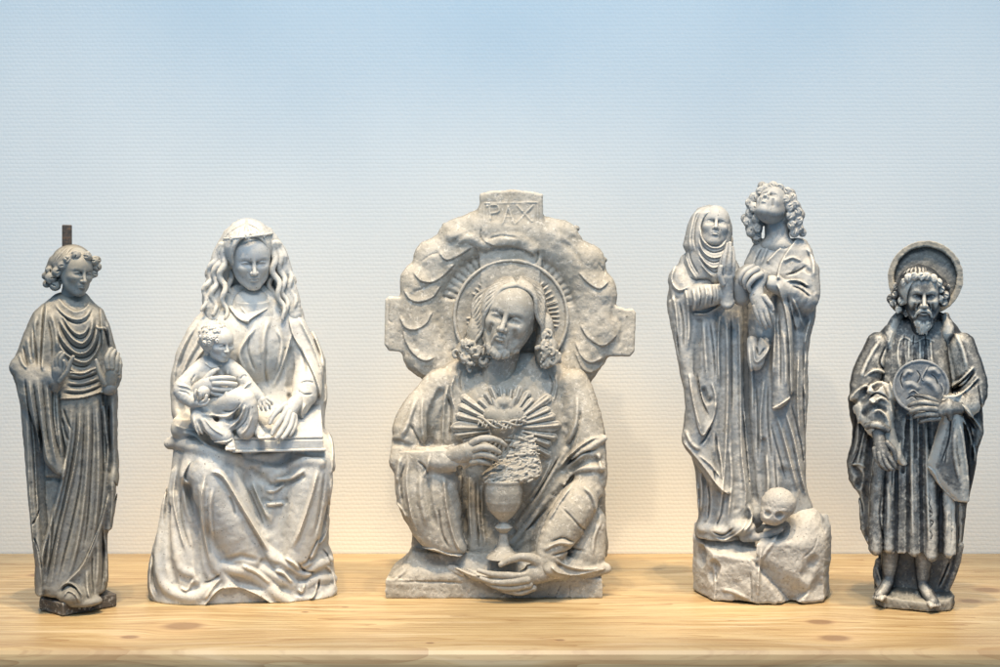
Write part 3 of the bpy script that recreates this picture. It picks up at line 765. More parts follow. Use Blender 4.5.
# ---------------------------------------------------------------- seated mother with child and book
def wavy(v, P, r, amp, n, ph=0., k=.8, r1=None, zamp=.5, groove=True):
    Q = crom(np.asarray(P, float), 1.2); L = np.linspace(0, 1, len(Q))
    T = np.gradient(Q[:, :2], axis=0); T /= np.linalg.norm(T, axis=1)[:, None] + 1e-9
    w = np.sin(L * n * 2 * math.pi + ph) * amp * np.minimum(1, L * 4)
    Q[:, 0] += -T[:, 1] * w; Q[:, 1] += T[:, 0] * w
    Q[:, 2] += np.cos(L * n * 2 * math.pi + ph) * amp * zamp
    rr = r + ((r1 if r1 is not None else r * .5) - r) * L ** 1.5
    v.chain(np.column_stack([Q[:, :3], rr]), k=k, curve=False)
def build_madonna():
    S = Statue('madonna_statue', 247, 591, 'cream plaster statue of a long-haired seated mother holding a small child and an open book')
    v = Vol(140, 350, 284, 612, -52, 86, .86)
    v.loft(outline('226,284 216,300 205,308 195,318 187,330 176,352 171,375 170,392 172,415 176,428 176,452',
                   '275,284 290,296 303,308 306,318 318,338 327,360 328,380 328,406 326,418 326,430 333,442 334,452',
                   '284,4 300,12 330,20 380,16 420,24 452,26', '284,-30 320,-38 452,-44', 2.3), k=0)
    v.loft(outline('172,434 175,446 172,465 166,490 161,520 154,543 150,561 149,580 152,598',
                   '331,434 334,446 334,475 330,505 330,520 329,545 334,556 335,576 336,590 335,598',
                   '434,32 446,46 470,52 520,52 560,56 598,58', '434,-44 598,-48', 2.7), k=6, cap=6)
    v.loft(outline('160,580 154,588 155,599', '332,580 335,588 334,599', '586,60 599,60', '586,-40 599,-40', 2.8), k=4)
    # chest, upper arm, lap and legs
    v.ell((250, 345, 14), (32, 36, 18), k=8)
    v.chain([(296, 330, 2, 14), (308, 362, 8, 15), (305, 388, 26, 14), (298, 402, 38, 11)], k=4)
    v.chain([(206, 452, 30, 22), (214, 466, 44, 27), (232, 510, 46, 25), (246, 548, 44, 20)], k=6)
    v.chain([(312, 448, 26, 20), (311, 462, 42, 23), (303, 505, 44, 21), (296, 548, 44, 18)], k=6)
    v.chain([(272, 470, 62, 9), (271, 500, 64, 9), (272, 525, 66, 5)], k=8, op='s')
    v.ell((265, 425, 20), (52, 26, 30), k=8)
    v.ell((190, 425, 16), (18, 16, 22), k=5)
    # rolled mantle edge over the lap
    v.tube(pts('171,441 182,440 200,442 222,448 242,456 262,463 276,467'), 6, -1, 3)
    v.tube(pts('276,468 290,461 305,455 318,457'), 5, -2, 3)
    v.tube(pts('246,449 262,452 274,452 284,446'), 4.5, 0, 3)
    # bottom drapery
    v.tube(pts('178,468 169,500 164,530 162,552 167,572 182,582 198,584 210,576'), 5, -1, 4)
    v.tube(pts('176,490 178,530 184,556 196,562 200,568'), 4, 0, 4)
    v.tube(pts('206,480 210,520 216,552 224,562 230,572'), 4.5, 0, 4)
    v.tube(pts('226,556 245,560 262,570 280,586 300,592 322,590 331,586'), 5.5, 0, 3)
    v.tube(pts('270,545 285,556 300,566 312,560 328,556'), 5, 0, 3)
    v.tube(pts('262,560 280,570 296,578 314,574 332,576'), 4.5, 0, 3)
    v.tube(pts('271,470 270,500 265,530 270,545 292,574'), 4, -1, 3)
    # hollows
    v.tube(pts('196,495 198,530 201,556 206,568'), 3.6, 1, 3, 's')
    v.tube(pts('172,500 171,545 178,570'), 3, 1, 3, 's')
    v.tube(pts('258,462 258,480 264,494'), 2.2, 1, 3, 's')
    v.tube(pts('262,494 276,497 284,494'), 2.4, 1.4, 3, 's')
    v.tube(pts('248,470 258,500 268,522'), 4.2, 1, 4, 's')
    v.tube(pts('252,464 262,474 276,480 300,470'), 2.6, 1, 3, 's')
    v.tube(pts('262,551 278,556 294,567 304,572'), 2.4, 1.2, 2.5, 's')
    v.tube(pts('282,578 296,590 312,588 318,582'), 2.6, 1.2, 3, 's')
    v.tube(pts('302,556 318,550 326,554'), 2.2, 1.2, 2, 's')
    v.tube(pts('227,549 240,545 256,549'), 2.4, 1., 2.5, 's')
    v.tube(pts('288,350 291,372 290,385'), 4, 1, 3, 's')
    v.tube(pts('250,448 272,445 300,448 320,450'), 2.4, 2, 2, 's')
    v.tube(pts('182,395 180,410 188,412'), 5, 1, 3, 's')
    # plain face of the base shows under the hem
    v.prism([(198, 612), (206, 592), (216, 580), (228, 574), (246, 577), (262, 584), (278, 598), (290, 612)], 56, 100, k=1.5, op='s', rnd=2)
    v.draw('''
R 3 4: 208,462 204,490 206,520 212,552
r 5 3.4: 186,452 183,475 190,500 200,530
G 5 3: 193,470 192,500 198,530
R 3.4 4.2 .1: 212,462 224,466 240,492 256,520 268,542
s 3 2.4: 194,452 187,468 193,476
r 3 2: 215,475 212,500 214,530
R 3.4 4.2: 316,460 308,490 298,520 290,540
g 3 2.4: 322,465 318,500 312,530
R 3 2.4: 329,470 328,505 324,535
r 3 2.2: 303,462 288,472 272,474
R 2.4 2.4: 284,478 274,484 264,484
r 3 2.4: 264,497 274,497 284,496
R 3 2.6: 251,474 260,495 268,512
g 2 2: 247,480 256,500 264,520
g 2.4 2.6: 172,452 169,490 166,520
R 2.6 2.4: 179,460 176,490 182,520 190,545
g 2.4 2.4: 184,478 184,510 192,540
g 2.6 2.8: 156,545 156,570 162,585
R 2.6 2.2: 155,550 153,575 158,590
g 2 2: 204,572 214,568 222,562
R 3 2.6: 206,586 214,574 222,566
R 2.4 2: 196,566 190,576 182,574
S 2.4 2.8 .08: 196,606 208,590 220,577 236,575 252,580 268,590 284,603
r 3 2.4: 240,552 256,560 272,574
R 2.4 2.6: 283,548 292,553 298,560
g 2.2 2.4: 296,552 302,562 314,566
R 2.4 2.6: 303,574 300,582 296,578
R 2.4 2.4: 316,576 312,586 306,590
g 2 2.4: 318,572 316,584
R 2.6 2: 324,560 332,570 334,585
g 2 2: 320,545 326,552 331,562
r 2.4 2: 272,560 282,563 292,574
R 2.4 2.2: 317,540 324,534 328,522
g 2.2 2: 304,556 312,540 318,530
S 4 3.4 .1: 247,323 252,318 262,312 270,308
s 3 3 .1: 249,323 238,318 228,306
r 4 2.2: 270,315 264,335 262,360
g 3 2: 266,345 265,370 268,388
r 3 2: 276,325 282,345 276,375
R 3 2.4: 292,328 287,350 278,375 272,388
S 3 3.6 .1: 288,316 292,334 302,352 312,372 318,390 320,402
R 3 2.6: 296,312 306,332 317,356 324,380
g 3 2.4: 305,316 314,338 322,362
r 3 2: 312,330 320,350 325,372
g 3 2.2: 300,345 304,360 306,375
R 2.4 2: 325,405 327,398 327,385
s 3 3 .1: 222,325 208,345 196,362 186,385 180,400
r 3 2.4: 214,318 200,340 188,360 178,385
g 3 2: 200,322 188,345 178,370
R 2.6 2: 192,330 182,350 175,372 174,395
r 3 2.4: 256,325 240,350 244,370
g 2.6 1.6: 250,330 248,350 256,372
s 2.2 2.2: 176,420 190,424 204,424
r 3 2: 182,428 196,430 212,438
G 3 2: 296,405 290,398 288,392
g 2 2: 333,445 331,465 334,482
r 2.6 2.4: 329,430 331,450 330,470
g 2 2: 330,490 331,505 329,520
R 2.4 2.4: 304,400 300,412 304,416
g 1.6 1.6: 296,388 302,392 312,392
g 1.6 1.2: 298,382 306,380 314,382
G 2 1.6: 230,485 234,495 236,505
''', 1.4)
    v.relief(.7, 10)
    v.cut_below(591)
    S.add('robe', v, M_MADONNA)
    # head
    hv = head_vol(.0115, kind='f', eyes='down', neck=.42, neckr=.19, ears=False)
    S.add('head', hv, M_MADONNA, xf=head_xf(251, 258, 13, 58, 7, -17, -3, .98))
    ch = Vol(226, 282, 288, 336, -16, 36, .6)
    ch.ell((252, 320, 2), (27, 26, 22), k=0)
    ch.ell((251, 300, 6), (16, 12, 12), k=8)
    ch.draw('s 2 1 .05: 236,302 244,303 262,303 271,300\nR 1.6 1.6: 240,306 246,314 250,324\ng 1.4 1.2: 256,308 258,316 254,324')
    ch.relief(.2, 6)
    S.add('bodice', ch, M_MADONNA)
    # hair
    hr = Vol(196, 308, 212, 336, -42, 52, .55)
    hr.ell((248, 246, 2), (26, 27.5, 40), k=0)
    hr.ell((251, 268, 40), (20.5, 31, 30), k=3, op='s')
    hr.chain([(229, 236, 8, 6), (221, 254, 4, 8), (217, 270, 2, 8)], k=4)
    hr.chain([(268, 234, 8, 6), (279, 252, 4, 7.5), (284, 270, 2, 8)], k=4)
    hr.ell((251, 290, -16), (36, 34, 14), k=4)
    hr.chain([(228, 250, 2, 9), (219, 275, -2, 11), (214, 300, 0, 12), (216, 318, 4, 9)], k=5)
    hr.chain([(274, 250, 0, 8), (282, 275, -2, 10), (289, 298, 0, 11), (294, 315, 4, 8)], k=5)
    for i, (x0, x1, x2, x3) in enumerate([(227, 222, 224, 226), (224, 217, 214, 215), (222, 212, 206, 204), (229, 229, 231, 232)]):
        wavy(hr, [(x0, 246, 16 - 2 * i), (x1, 270, 15 - 4 * i), (x2, 292, 16 - 4 * i), (x3, 318 - 4 * i, 16 - 4 * i)], 3.6, 2.2, 3.0, i * .5, k=1.)
    for i, (x0, x1, x2, x3) in enumerate([(273, 274, 279, 284), (276, 281, 284, 287), (278, 287, 292, 296), (271, 270, 272, 275)]):
        wavy(hr, [(x0, 244, 15 - 2 * i), (x1, 268, 15 - 4 * i), (x2, 292, 17 - 4 * i), (x3, 318 - 3 * i, 18 - 4 * i)], 3.5, 2.2, 3.0, i * .5 + 1, k=1.)
    for i in range(7):
        wavy(hr, [(224 - i, 250 + i * 2, 6 - i * 3), (214 - i, 275, 2 - i * 3), (206 - i * .4, 305 + i, -2 - i * 2)], 2.6, 2.0, 3, i * .4, k=1.)
        wavy(hr, [(276 + i, 248 + i * 2, 6 - i * 3), (286 + i, 275, 2 - i * 3), (297 + i * .4, 305 + i, 0 - i * 2)], 2.6, 2.0, 3, i * .4, k=1.)
    for i in range(9):
        a = -1.25 + i * .3
        hr.tube([(246.5, 222 + abs(a) * 3), (246 + 16 * math.sin(a), 228 + abs(a) * 4), (246 + 25 * math.sin(a), 240 + 2 * abs(a))], .7, .4, .9, 's')
    hr.tube([(246, 219), (247, 228), (249, 238)], 1., .3, 1.4, 's')
    hr.relief(.35, 4)
    S.add('hair', hr, M_MADONNA)
    ci = Vol(218, 280, 226, 252, -36, 48, .45)
    P = []
    for i in range(25):
        a = math.pi * (0 + 1. * i / 24)
        P.append((248 - 24.8 * math.cos(a), 236 + 2.5 * math.sin(a) + 3. * math.cos(a) , 1 + 40 * math.sin(a), 1.3))
    ci.chain(P, k=0, curve=False)
    for i in (7, 12, 17):
        x, y, z, r = P[i]
        ci.ell((x, y, z + 1), (2.6, 2.4, 1.8), k=.5)
        for t in range(5):
            ci.ell((x + 2.2 * math.cos(t * 1.257), y + 2.2 * math.sin(t * 1.257), z + 1.4), (1, 1, 1), k=.3)
    S.add('circlet', ci, M_MADONNA)
    # open book on the lap
    b = Vol(226, 330, 392, 456, 0, 86, .6)
    R = euler(0, 33, 0)
    Ryd = R
    for cx, w_ in ((256, 21.5), (299, 21.5)):
        b.box((cx, 421, 42), (w_, 4.4, 26), rot=Ryd, rnd=1.6, k=1)
    for cx in (256, 299): b.box((cx, 438.6, 60), (21.5, 4.4, 6), rnd=1., k=.6)
    b.box((278, 444, 56), (45, 1.2, 12), rnd=.8, k=0)
    b.chain([(277.5, 401, 18, 2.4), (277.5, 434, 70, 3.0)], k=3, op='s', curve=False)
    b.relief(.35, 9)
    S.add('book', b, M_MADONNA)
    # hands of the mother
    h = Vol(262, 312, 384, 442, 20, 84, .42)
    h.chain(pts3('299,396,40,6.5 292,402,50,7.5 287,408,57,7.5'), k=3, flat=.7)
    fingers(h, ['285,406,62,3 279,415,66,2.8 273,423,69,2.4 271,428,70,1.9', '288,408,63,3 284,418,68,2.8 278,427,72,2.4 275,431,73,1.9', '291,411,63,3 289,420,68,2.7 284,428,72,2.3 281,431.5,73,1.9',
                '293,412,61,2.8 293,420,65,2.5 290,426,68,2.2 288,429,69,1.7', '284,401,56,3.2 276,407,60,2.8 271,413,63,2.4 269,418,64,1.9'])
    h.relief(.2, 4)
    S.add('hand', h, M_MADONNA)
    h = Vol(190, 242, 362, 400, 44, 84, .42)
    h.chain(pts3('198,388,56,7 206,382,62,7.5 214,380,65,7.5'), k=3, flat=.7)
    fingers(h, ['214,375,68,3 222,374,70,2.6 230,374,69,2.3 235,375,66,1.9', '216,379,69,3 224,379,71,2.7 232,379.5,70,2.3 236.5,380,67,1.9', '216,384,68,2.9 224,385,70,2.5 231,385,69,2.2 235,386,66,1.8', '214,388,66,2.6 222,390,68,2.3 229,390.5,67,2 232,391,65,1.6', '208,375,63,3 214,369,64,2.6 219,366,62,2.2'])
    h.relief(.2, 4)
    S.add('hand', h, M_MADONNA)
    # child
    c = Vol(174, 272, 352, 446, 24, 94, .6)
    c.chain([(214, 358, 44, 9), (213, 368, 46, 14), (214, 392, 44, 18), (208, 405, 44, 16)], k=0)
    c.chain([(204, 364, 48, 8), (192, 376, 52, 8.5), (186, 386, 55, 9.5), (195, 396, 61, 6.5), (202, 396, 64, 5)], k=3)
    c.chain([(226, 362, 50, 8), (238, 371, 56, 8), (250, 384, 60, 6.5), (260, 394, 62, 5)], k=3)
    c.chain([(212, 402, 50, 13), (230, 396, 62, 12), (244, 396, 68, 11), (249, 412, 68, 9), (246, 424, 66, 9)], k=4)
    c.chain([(206, 408, 54, 12), (204, 414, 62, 10), (214, 424, 68, 8), (226, 430, 70, 7)], k=4)
    c.chain([(232, 405, 62, 9), (228, 418, 64, 8)], k=6)
    c.draw('''
R 2.4 2.4: 200,407 214,409 228,410 238,402 244,394
g 2 2.6: 222,405 234,405 242,396
G 4 4: 226,415 234,412 242,402
R 2.2 2.4: 246,398 240,412 230,422
g 1.8 2: 250,400 246,414 236,425
R 2 2: 252,408 248,420 240,429
R 2.2 2.6: 196,408 198,420 204,432 212,437
G 3 3: 201,412 206,424 214,432
R 2 2: 206,410 214,420 226,428
s 1.6 2 .1: 212,437 216,434 228,433 234,430
r 2 1.6: 228,365 228,380 226,392
g 1.6 1.4: 221,366 222,380 218,395
g 1.6 1.6: 198,370 194,378 196,384
r 2 1.6: 180,380 190,382 196,386
g 1.6 1.4: 182,386 190,388 194,392
g 1.4 1.2: 240,376 244,372 248,374
S 1.6 1.4 .1: 206,360 214,365 224,362
r 1.8 1.4: 243,384 248,380 252,378
''')
    c.relief(.3, 6)
    child = S.add('child', c, M_MADONNA)
    S.add('head', head_vol(.016, kind='c', eyes='down', neck=.3, neckr=.2), M_MADONNA, parent=child, xf=head_xf(221, 341, 56, 34, 32, -12, -2, 1.1))
    ch = Vol(196, 240, 316, 366, 26, 82, .42)
    ch.ell((216.5, 337, 52), (15.5, 15.5, 18), k=0)
    ch.ell((228, 347, 68), (13.5, 15, 17), k=2, op='s')
    r2 = np.random.default_rng(3)
    for i in range(70):
        a, e = r2.uniform(-2.6, 1.2), r2.uniform(-.5, 1.3)
        d = np.array([math.cos(e) * math.sin(a * .9), -math.sin(e), math.cos(e) * math.cos(a * .9)])
        p = np.array([216.5, 337, 52]) + d * np.array([15.5, 15.5, 18])
        if p[2] > 56 and p[0] > 219 and p[1] > 333: continue
        q = r2.uniform(1.5, 2.4)
        ch.ell(p, (q, q, q), k=.8); ch.ell(p + d * q * .9, (q * .4,) * 3, k=.5, op='s')
    ch.ell((209, 349, 56), (3, 4, 3), k=1)
    S.add('hair', ch, M_MADONNA, parent=child)
    h = Vol(186, 216, 376, 408, 48, 86, .4)
    h.ell((206, 387.5, 69), (6.4, 6.2, 6.4), k=0)
    h.chain(pts3('196,397,62,4.6 201,397,67,4.6'), k=2)
    fingers(h, ['202,394,71,2 203,390,75,1.8 202,386,76,1.5', '204,397,72,2 208,394,76,1.7 209,390,77,1.4', '203,399,71,2 208,398,75,1.7 211,394,75,1.4', '199,394,69,2 198,389,72,1.7 199,385,72,1.4'])
    S.add('hand', h, M_MADONNA, parent=child, label='child hand holding a round fruit')
    h = Vol(252, 278, 384, 410, 48, 82, .4)
    h.chain(pts3('258,392,61,4 262,396,64,4.2'), k=2)
    fingers(h, ['260,398,66,1.7 260,402,67,1.5 261,405,66,1.2', '263,398,67,1.7 264,402,68,1.5 265,405.5,67,1.2', '265,397,66,1.7 268,400,67,1.5 269,404,66,1.2', '266,394,65,1.6 270,397,65,1.4 271,400,64,1.1', '259,395,65,1.6 257,399,66,1.3'])
    S.add('hand', h, M_MADONNA, parent=child)
    for x, y, z, yw in ((231, 438, 68, 1), (258, 428, 66, 2)):
        h = Vol(x - 14, x + 14, y - 14, y + 12, z - 16, z + 22, .42)
        h.chain([(x - 1 + (-4 if yw == 2 else 0), y - 9, z - 4, 4.5), (x, y - 2, z + 1, 4.6), (x + (3 if yw == 2 else 1), y + 1, z + 7, 4.2)], k=2, flat=.9)
        for i in range(5):
            h.chain([(x - 3 + i * 1.7 + (3 if yw == 2 else 0), y + 1.5 - (i == 0) * .5, z + 8, 1.4), (x - 3.4 + i * 1.9 + (4 if yw == 2 else 0), y + 2.8, z + 11.5 - i * .3, 1.2)], k=.5, curve=False)
        S.add('foot', h, M_MADONNA, parent=child)
# ---------------------------------------------------------------- bust relief with cloud wreath, halo, chalice
def shell(v, poly, off, depth=6.):
    """a thin raised plate that follows the front of another volume"""
    n = Vol.__new__(Vol); P = np.asarray(poly, float)
    i0 = max(0, int((P[:, 0].min() - 4 - v.o[0]) / v.h)); i1 = min(v.n[0], int((P[:, 0].max() + 4 - v.o[0]) / v.h))
    j0 = max(0, int((P[:, 1].min() - 4 - v.o[1]) / v.h)); j1 = min(v.n[1], int((P[:, 1].max() + 4 - v.o[1]) / v.h))
    n.h = v.h; n.X, n.Y, n.Z = v.X[i0:i1], v.Y[j0:j1], v.Z; n.o = np.array([n.X[0], n.Y[0], n.Z[0]], float)
    n.a = v.a[i0:i1, j0:j1].copy(); n.n = list(n.a.shape)
    n.H = np.zeros(n.n[:2], f4); n.pos = np.zeros(n.n[:2], f4); n.neg = np.zeros(n.n[:2], f4)
    d = -polysd(P, n.X[:, None], n.Y[None, :])[:, :, None]
    core = -(n.a + depth)
    n.a = np.maximum(np.maximum(n.a - off, d), core).astype(f4)
    return n
def circ(cx, cy, r, a0, a1, n=24, ry=None):
    return [(cx + r * math.cos(math.radians(a0 + (a1 - a0) * i / n)), cy - (ry or r) * math.sin(math.radians(a0 + (a1 - a0) * i / n))) for i in range(n + 1)]
def build_christ():
    S = Statue('christ_statue', 506, 590, 'grey stone-like bust of a bearded man with round halo and cloud wreath, holding a chalice', deg=.2)
    # ---- wreath with cross arms behind
    w = Vol(376, 644, 184, 424, -56, 20, .86)
    w.prism([(480, 193), (490, 190.5), (512, 189), (532, 190.5), (543, 194), (543, 226), (540, 300), (480, 300), (479, 230)], -44, -6, k=0, rnd=3)
    w.prism([(384, 299), (388, 296), (400, 297), (470, 300), (470, 350), (400, 353), (388, 351), (383.5, 345)], -44, -10, k=1, rnd=3)
    w.prism([(628, 309), (634, 308), (637, 313), (636, 352), (631, 357), (610, 357), (560, 352), (560, 305), (618, 306)], -44, -10, k=1, rnd=3)
    q = w.sl((388, 195, -46), (630, 424, 12)); R, X, Y, Z = q
    rr = np.sqrt((X - 507.5) ** 2 + ((Y - 315) * 1.045) ** 2)
    w.put(R, np.maximum(rr - 98, np.abs(Z + 33) - 10), 2)                         # back plate
    d = np.sqrt(((rr - 88) / 22.5) ** 2 + ((Z + 19) / 17) ** 2)
    w.put(R, (d - 1) * 17.5, 3)                                                  # cloud ring
    for a, b in ((478, 224), (455, 232), (428, 254), (414, 280), (562, 233), (590, 258), (602, 290), (603, 330), (418, 360)):
        w.ell((a, b, -18), (13, 12, 13), k=12)
    for a, b in ((444, 224), (578, 227), (606, 259)):
        w.ell((a, b, -32), (3.4, 3., 6), k=3)
    for c in (pts('452,236 470,238 484,244 500,240 520,240 534,248'),):
        w.tube(c, 6, -2, 4)
    # ray bands between halo and wreath
    for sgn, A in ((1, range(118, 176, 6)), (1, range(6, 62, 6)), (1, range(188, 214, 6)), (1, range(330, 352, 6))):
        for t in A:
            a = math.radians(t)
            p = [(511 + r * math.cos(a), 317 - r * math.sin(a), -15, rad) for r, rad in ((54, 2.9), (71 + (t % 4), 3.9))]
            w.chain(p, k=1.5, curve=False)
    w.draw('''
s 3 3.6 .1: 472,247 458,256 446,260 438,252
s 3 3.6 .1: 456,263 444,275 433,282 421,281 412,272
s 3 3.6 .1: 441,285 433,297 419,302 409,299 402,289
s 3 3.6 .1: 433,311 426,324 414,330 404,327 398,316
s 3 3.6 .1: 436,357 425,361 413,354 405,342 402,330
s 2.6 3 .1: 448,372 436,378 424,376 412,366
S 3 3.6 .1: 578,272 588,283 600,289 610,281
S 3 3.6 .1: 580,325 588,338 602,346 611,342 619,334
S 3 3.4 .1: 575,342 581,356 591,363 605,358
S 2.4 2.6 .1: 575,352 582,368 592,373 606,364
S 2.4 2.6 .1: 574,365 584,384 594,388 604,380
S 2.6 2.6 .1: 481,240 495,246 512,246 530,252 536,258
g 2 3: 481,228 481,238 486,243
g 2 3: 538,250 538,258 535,264
g 2.4 2.6: 486,240 500,236 520,238
G 4 2: 450,245 462,236 474,232
G 4 2: 560,240 575,252 584,268
g 2 1.6: 420,262 430,255 440,252
g 2 1.6: 412,292 424,288 432,282
G 5 1.6: 552,230 566,234 578,242
g 1.6 1.4: 598,262 604,270 606,276
g 1.5 1.4: 389,300 388,320 394,323
G 3 1.4: 618,312 622,330 618,350
''', .62)
    # carved letters on the top arm
    w.draw('''
R 1.8 1.2 0: 489,205.5 490.5,219
R 1.8 1.2 0: 487,205.5 495,204.5 499,207.5 498,211.5 491,213
R 1.8 1.2 0: 503,223 508,206
R 1.8 1.2 0: 508,206 514,223
R 1.5 1.1 0: 505,216.5 512,216
R 1.8 1.2 0: 517,205 532,221
R 1.8 1.2 0: 533,205 515,224
R 1.2 .9 0: 484,203 484,224
R 1.2 .9 0: 484,203 538,202
R 1.2 .9 0: 538,202 538,222
''')
    w.relief(1.0, 9)
    w.cut_below(420)
    S.add('cloud_wreath', w, M_CHRIST)
    # ---- dished halo
    hl = Vol(450, 572, 256, 380, -26, 6, .6)
    R, X, Y, Z = hl.sl((450, 256, -26), (572, 380, 6))
    rr = np.sqrt((X - 511) ** 2 + (Y - 317) ** 2)
    zc = -15 + 6 * (rr / 57) ** 2
    hl.put(R, np.maximum(rr - 57, np.abs(Z - zc) - 2.6), 0)
    hl.put(R, np.sqrt((rr - 56.6) ** 2 + (Z + 6.5) ** 2) - 1.7, 1)
    for A in (range(100, 150, 7), range(20, 62, 7), range(-12, 22, 6), range(182, 200, 6)):
        for t in A:
            a = math.radians(t)
            hl.stroke('R', 2.2, 2.4, [(511 + 30 * math.cos(a), 317 - 30 * math.sin(a)), (511 + (50 if t < 100 else 46) * math.cos(a), 317 - 48 * math.sin(a))])
    hl.draw('g 1.6 1.6: 472,290 480,300 492,304\ng 1.6 1.6: 532,300 540,290 550,283')
    hl.relief(.5, 7)
    S.add('halo', hl, M_CHRIST)
    # ---- head
    hv = head_vol(.0115, kind='m', eyes='down', neck=.5, neckr=.22, ears=False, nx=.02)
    xf = head_xf(510, 317, 24, 74, -9, -2, 15, .97)
    def B(v, lst, r, k, seed, n):   # beard tufts
        g = np.random.default_rng(seed)
        for i in range(n):
            a = g.uniform(-1, 1)
            x = a * .27; y = -.30 - .17 * (1 - a * a) + g.uniform(-.02, .05); z = .30 - .26 * a * a + g.uniform(0, .03)
            v.chain([(x, y, z, r), (x + g.uniform(-.02, .02), y - .035, z + .02, r * .8), (x * .9 + g.uniform(-.02, .02), y - .075, z + .01, r * .4)], k=k, step=.02)
    B(hv, None, .030, .010, 5, 90)
    for s in (-1, 1):
        hv.chain([(s * .01, -.222, .40, .014), (s * .05, -.245, .395, .02), (s * .085, -.30, .36, .018), (s * .10, -.37, .33, .014)], k=.015, step=.02)
        hv.chain([(s * .24, -.15, .16, .03), (s * .22, -.26, .18, .03), (s * .17, -.36, .24, .03)], k=.03, step=.04)
    S.add('head', hv, M_CHRIST, xf=xf)
    hr = Vol(446, 572, 276, 380, -20, 62, .55)
    hr.ell((515, 311, 2), (27, 28, 28), k=0)
    hr.ell((478, 334, 16), (11, 20, 13), k=5); hr.ell((545, 332, 12), (9, 20, 12), k=5)
    hr.ell((508, 327, 44), (21, 42, 44), k=2, op='s')
    for i in range(9):
        o = i * 1.9
        wavy(hr, [(515 - i * .6, 286 - i * 1.1, 41 - i * 4), (501 - o * .4, 291 - i * .9, 43 - i * 4), (491 - o * .8, 304 - i, 41 - i * 4), (486 - o, 318, 38 - i * 3.4), (480 - o * .8, 332, 30 - i * 3), (474 - o * .8, 350, 30 - i * 3)], 2.3, 1.7, 2.4, i * .9, k=.4)
        wavy(hr, [(517 + i * .6, 286 - i * 1.1, 41 - i * 4), (528 + o * .4, 291 - i * .9, 40 - i * 4), (535 + o * .6, 304 - i, 37 - i * 4), (538 + o * .6, 319, 33 - i * 3.4), (541 + o * .5, 334, 24 - i * 3), (543 + o * .5, 354, 24 - i * 3)], 2.3, 1.6, 2.4, i * .9 + 1, k=.4)
    g = np.random.default_rng(11)
    for cx, cy, rx, ry, n in ((474, 351, 21, 16, 22), (546, 350, 14, 20, 17)):
        hr.ell((cx, cy, 16), (rx - 2, ry - 2, 14), k=3)
        for i in range(n):
            a, rr_ = g.uniform(0, 6.28), math.sqrt(g.uniform(0, 1))
            x, y = cx + rx * .85 * rr_ * math.cos(a), cy + ry * .85 * rr_ * math.sin(a); z = 16 + 14 * math.sqrt(max(0, 1 - rr_ ** 2 * .8))
            q = g.uniform(3.6, 5.2); t0 = g.uniform(0, 6.28)
            curl(hr, x, y, z + 1, q, t0, th=2., rise=.5)
    hr.relief(.35, 4)
    S.add('hair', hr, M_CHRIST)
    # ---- robe
    v = Vol(382, 618, 352, 602, -50, 84, .86)
    v.loft(outline('478,352 462,357 447,363 432,375 417,390 402,422 393,436 392,447 394,465 396,485 402,503 408,516 413,526 411,540 411,560',
                   '536,352 552,358 568,368 580,390 588,412 601,432 602,450 603,470 606,495 607,525 609,545 607,562',
                   '352,6 362,14 380,20 420,22 470,18 520,14 562,20', '352,-26 400,-34 562,-38', 2.5), k=0)
    v.ell((506, 418, 14), (50, 46, 22), k=8)
    v.chain([(440, 384, 8, 16), (416, 420, 14, 20), (408, 446, 22, 15)], k=6)
    v.chain([(404, 458, 26, 13), (430, 455, 38, 13), (456, 455, 46, 11), (468, 452, 48, 9)], k=4)
    v.loft([(448, 396, 458, 0, 40, 2.4), (470, 396, 462, 0, 48, 2.4), (500, 400, 462, 0, 50, 2.4), (525, 412, 463, 4, 48, 2.4), (540, 424, 467, 8, 46, 2.4), (547, 440, 468, 18, 42, 2.4)], k=4, cap=4)
    v.chain([(574, 384, 6, 16), (584, 425, 12, 19), (590, 470, 20, 16)], k=6)
    v.chain([(590, 480, 22, 15), (572, 505, 34, 19), (556, 530, 43, 17), (545, 552, 50, 12)], k=5)
    v.chain([(585, 520, 14, 20), (582, 550, 20, 22)], k=6)
    # hollow behind the chalice
    v.ell((503, 512, 30), (32, 40, 24), k=6, op='s')
    v.ell((484, 500, 34), (18, 34, 24), k=5, op='s')
    v.chain([(474, 470, 12, 6), (474, 545, 14, 7)], k=3)
    # base block
    b0 = Vol(380, 616, 528, 602, -50, 66, .86)
    slab(b0, [(389, 40), (599.5, 38), (601, -34), (391, -34)], 571, 590.5, k=0, rnd=1.8)
    b0.loft([(548, 411, 600, -30, 28, 6), (556, 406, 600, -32, 32, 6), (566, 394, 600, -33, 39, 7), (573, 390, 600, -34, 40, 8)], k=1, cap=2)
    b0.relief(1.1, 8); b0.draw('''
r 3 1.8: 410,560 404,566 396,572
g 2 1.4: 392,574 440,574 470,576
g 1.4 1.4: 560,576 556,584 552,592
g 1.4 1.4: 568,576 568,596
g 1.4 1.6: 500,588 508,584 514,590
''')
    b0.relief(.3, 5); b0.cut_below(590)
    S.add('base_block', b0, M_CHRIST)
    # cloth sweep over the base
    v.tube([(604, 563, 5), (580, 568, 5), (560, 566, 5.5), (548, 558, 6)], 6, 2, 3)
    v.chain([(452, 562, 34, 4), (480, 568, 42, 5), (510, 572, 46, 5), (535, 566, 46, 5)], k=3)
    v.chain([(560, 556, 44, 9), (586, 562, 36, 7), (602, 562, 28, 5)], k=4)
    v.tube(pts('602,436 590,442 578,452 566,472 552,494 530,520 512,540'), 3.6, 1, 3)
    v.tube(pts('566,448 548,475 534,500 518,524'), 3, .5, 3)
    v.tube(pts('600,464 584,464 570,470 560,484'), 3, 1, 2.5)
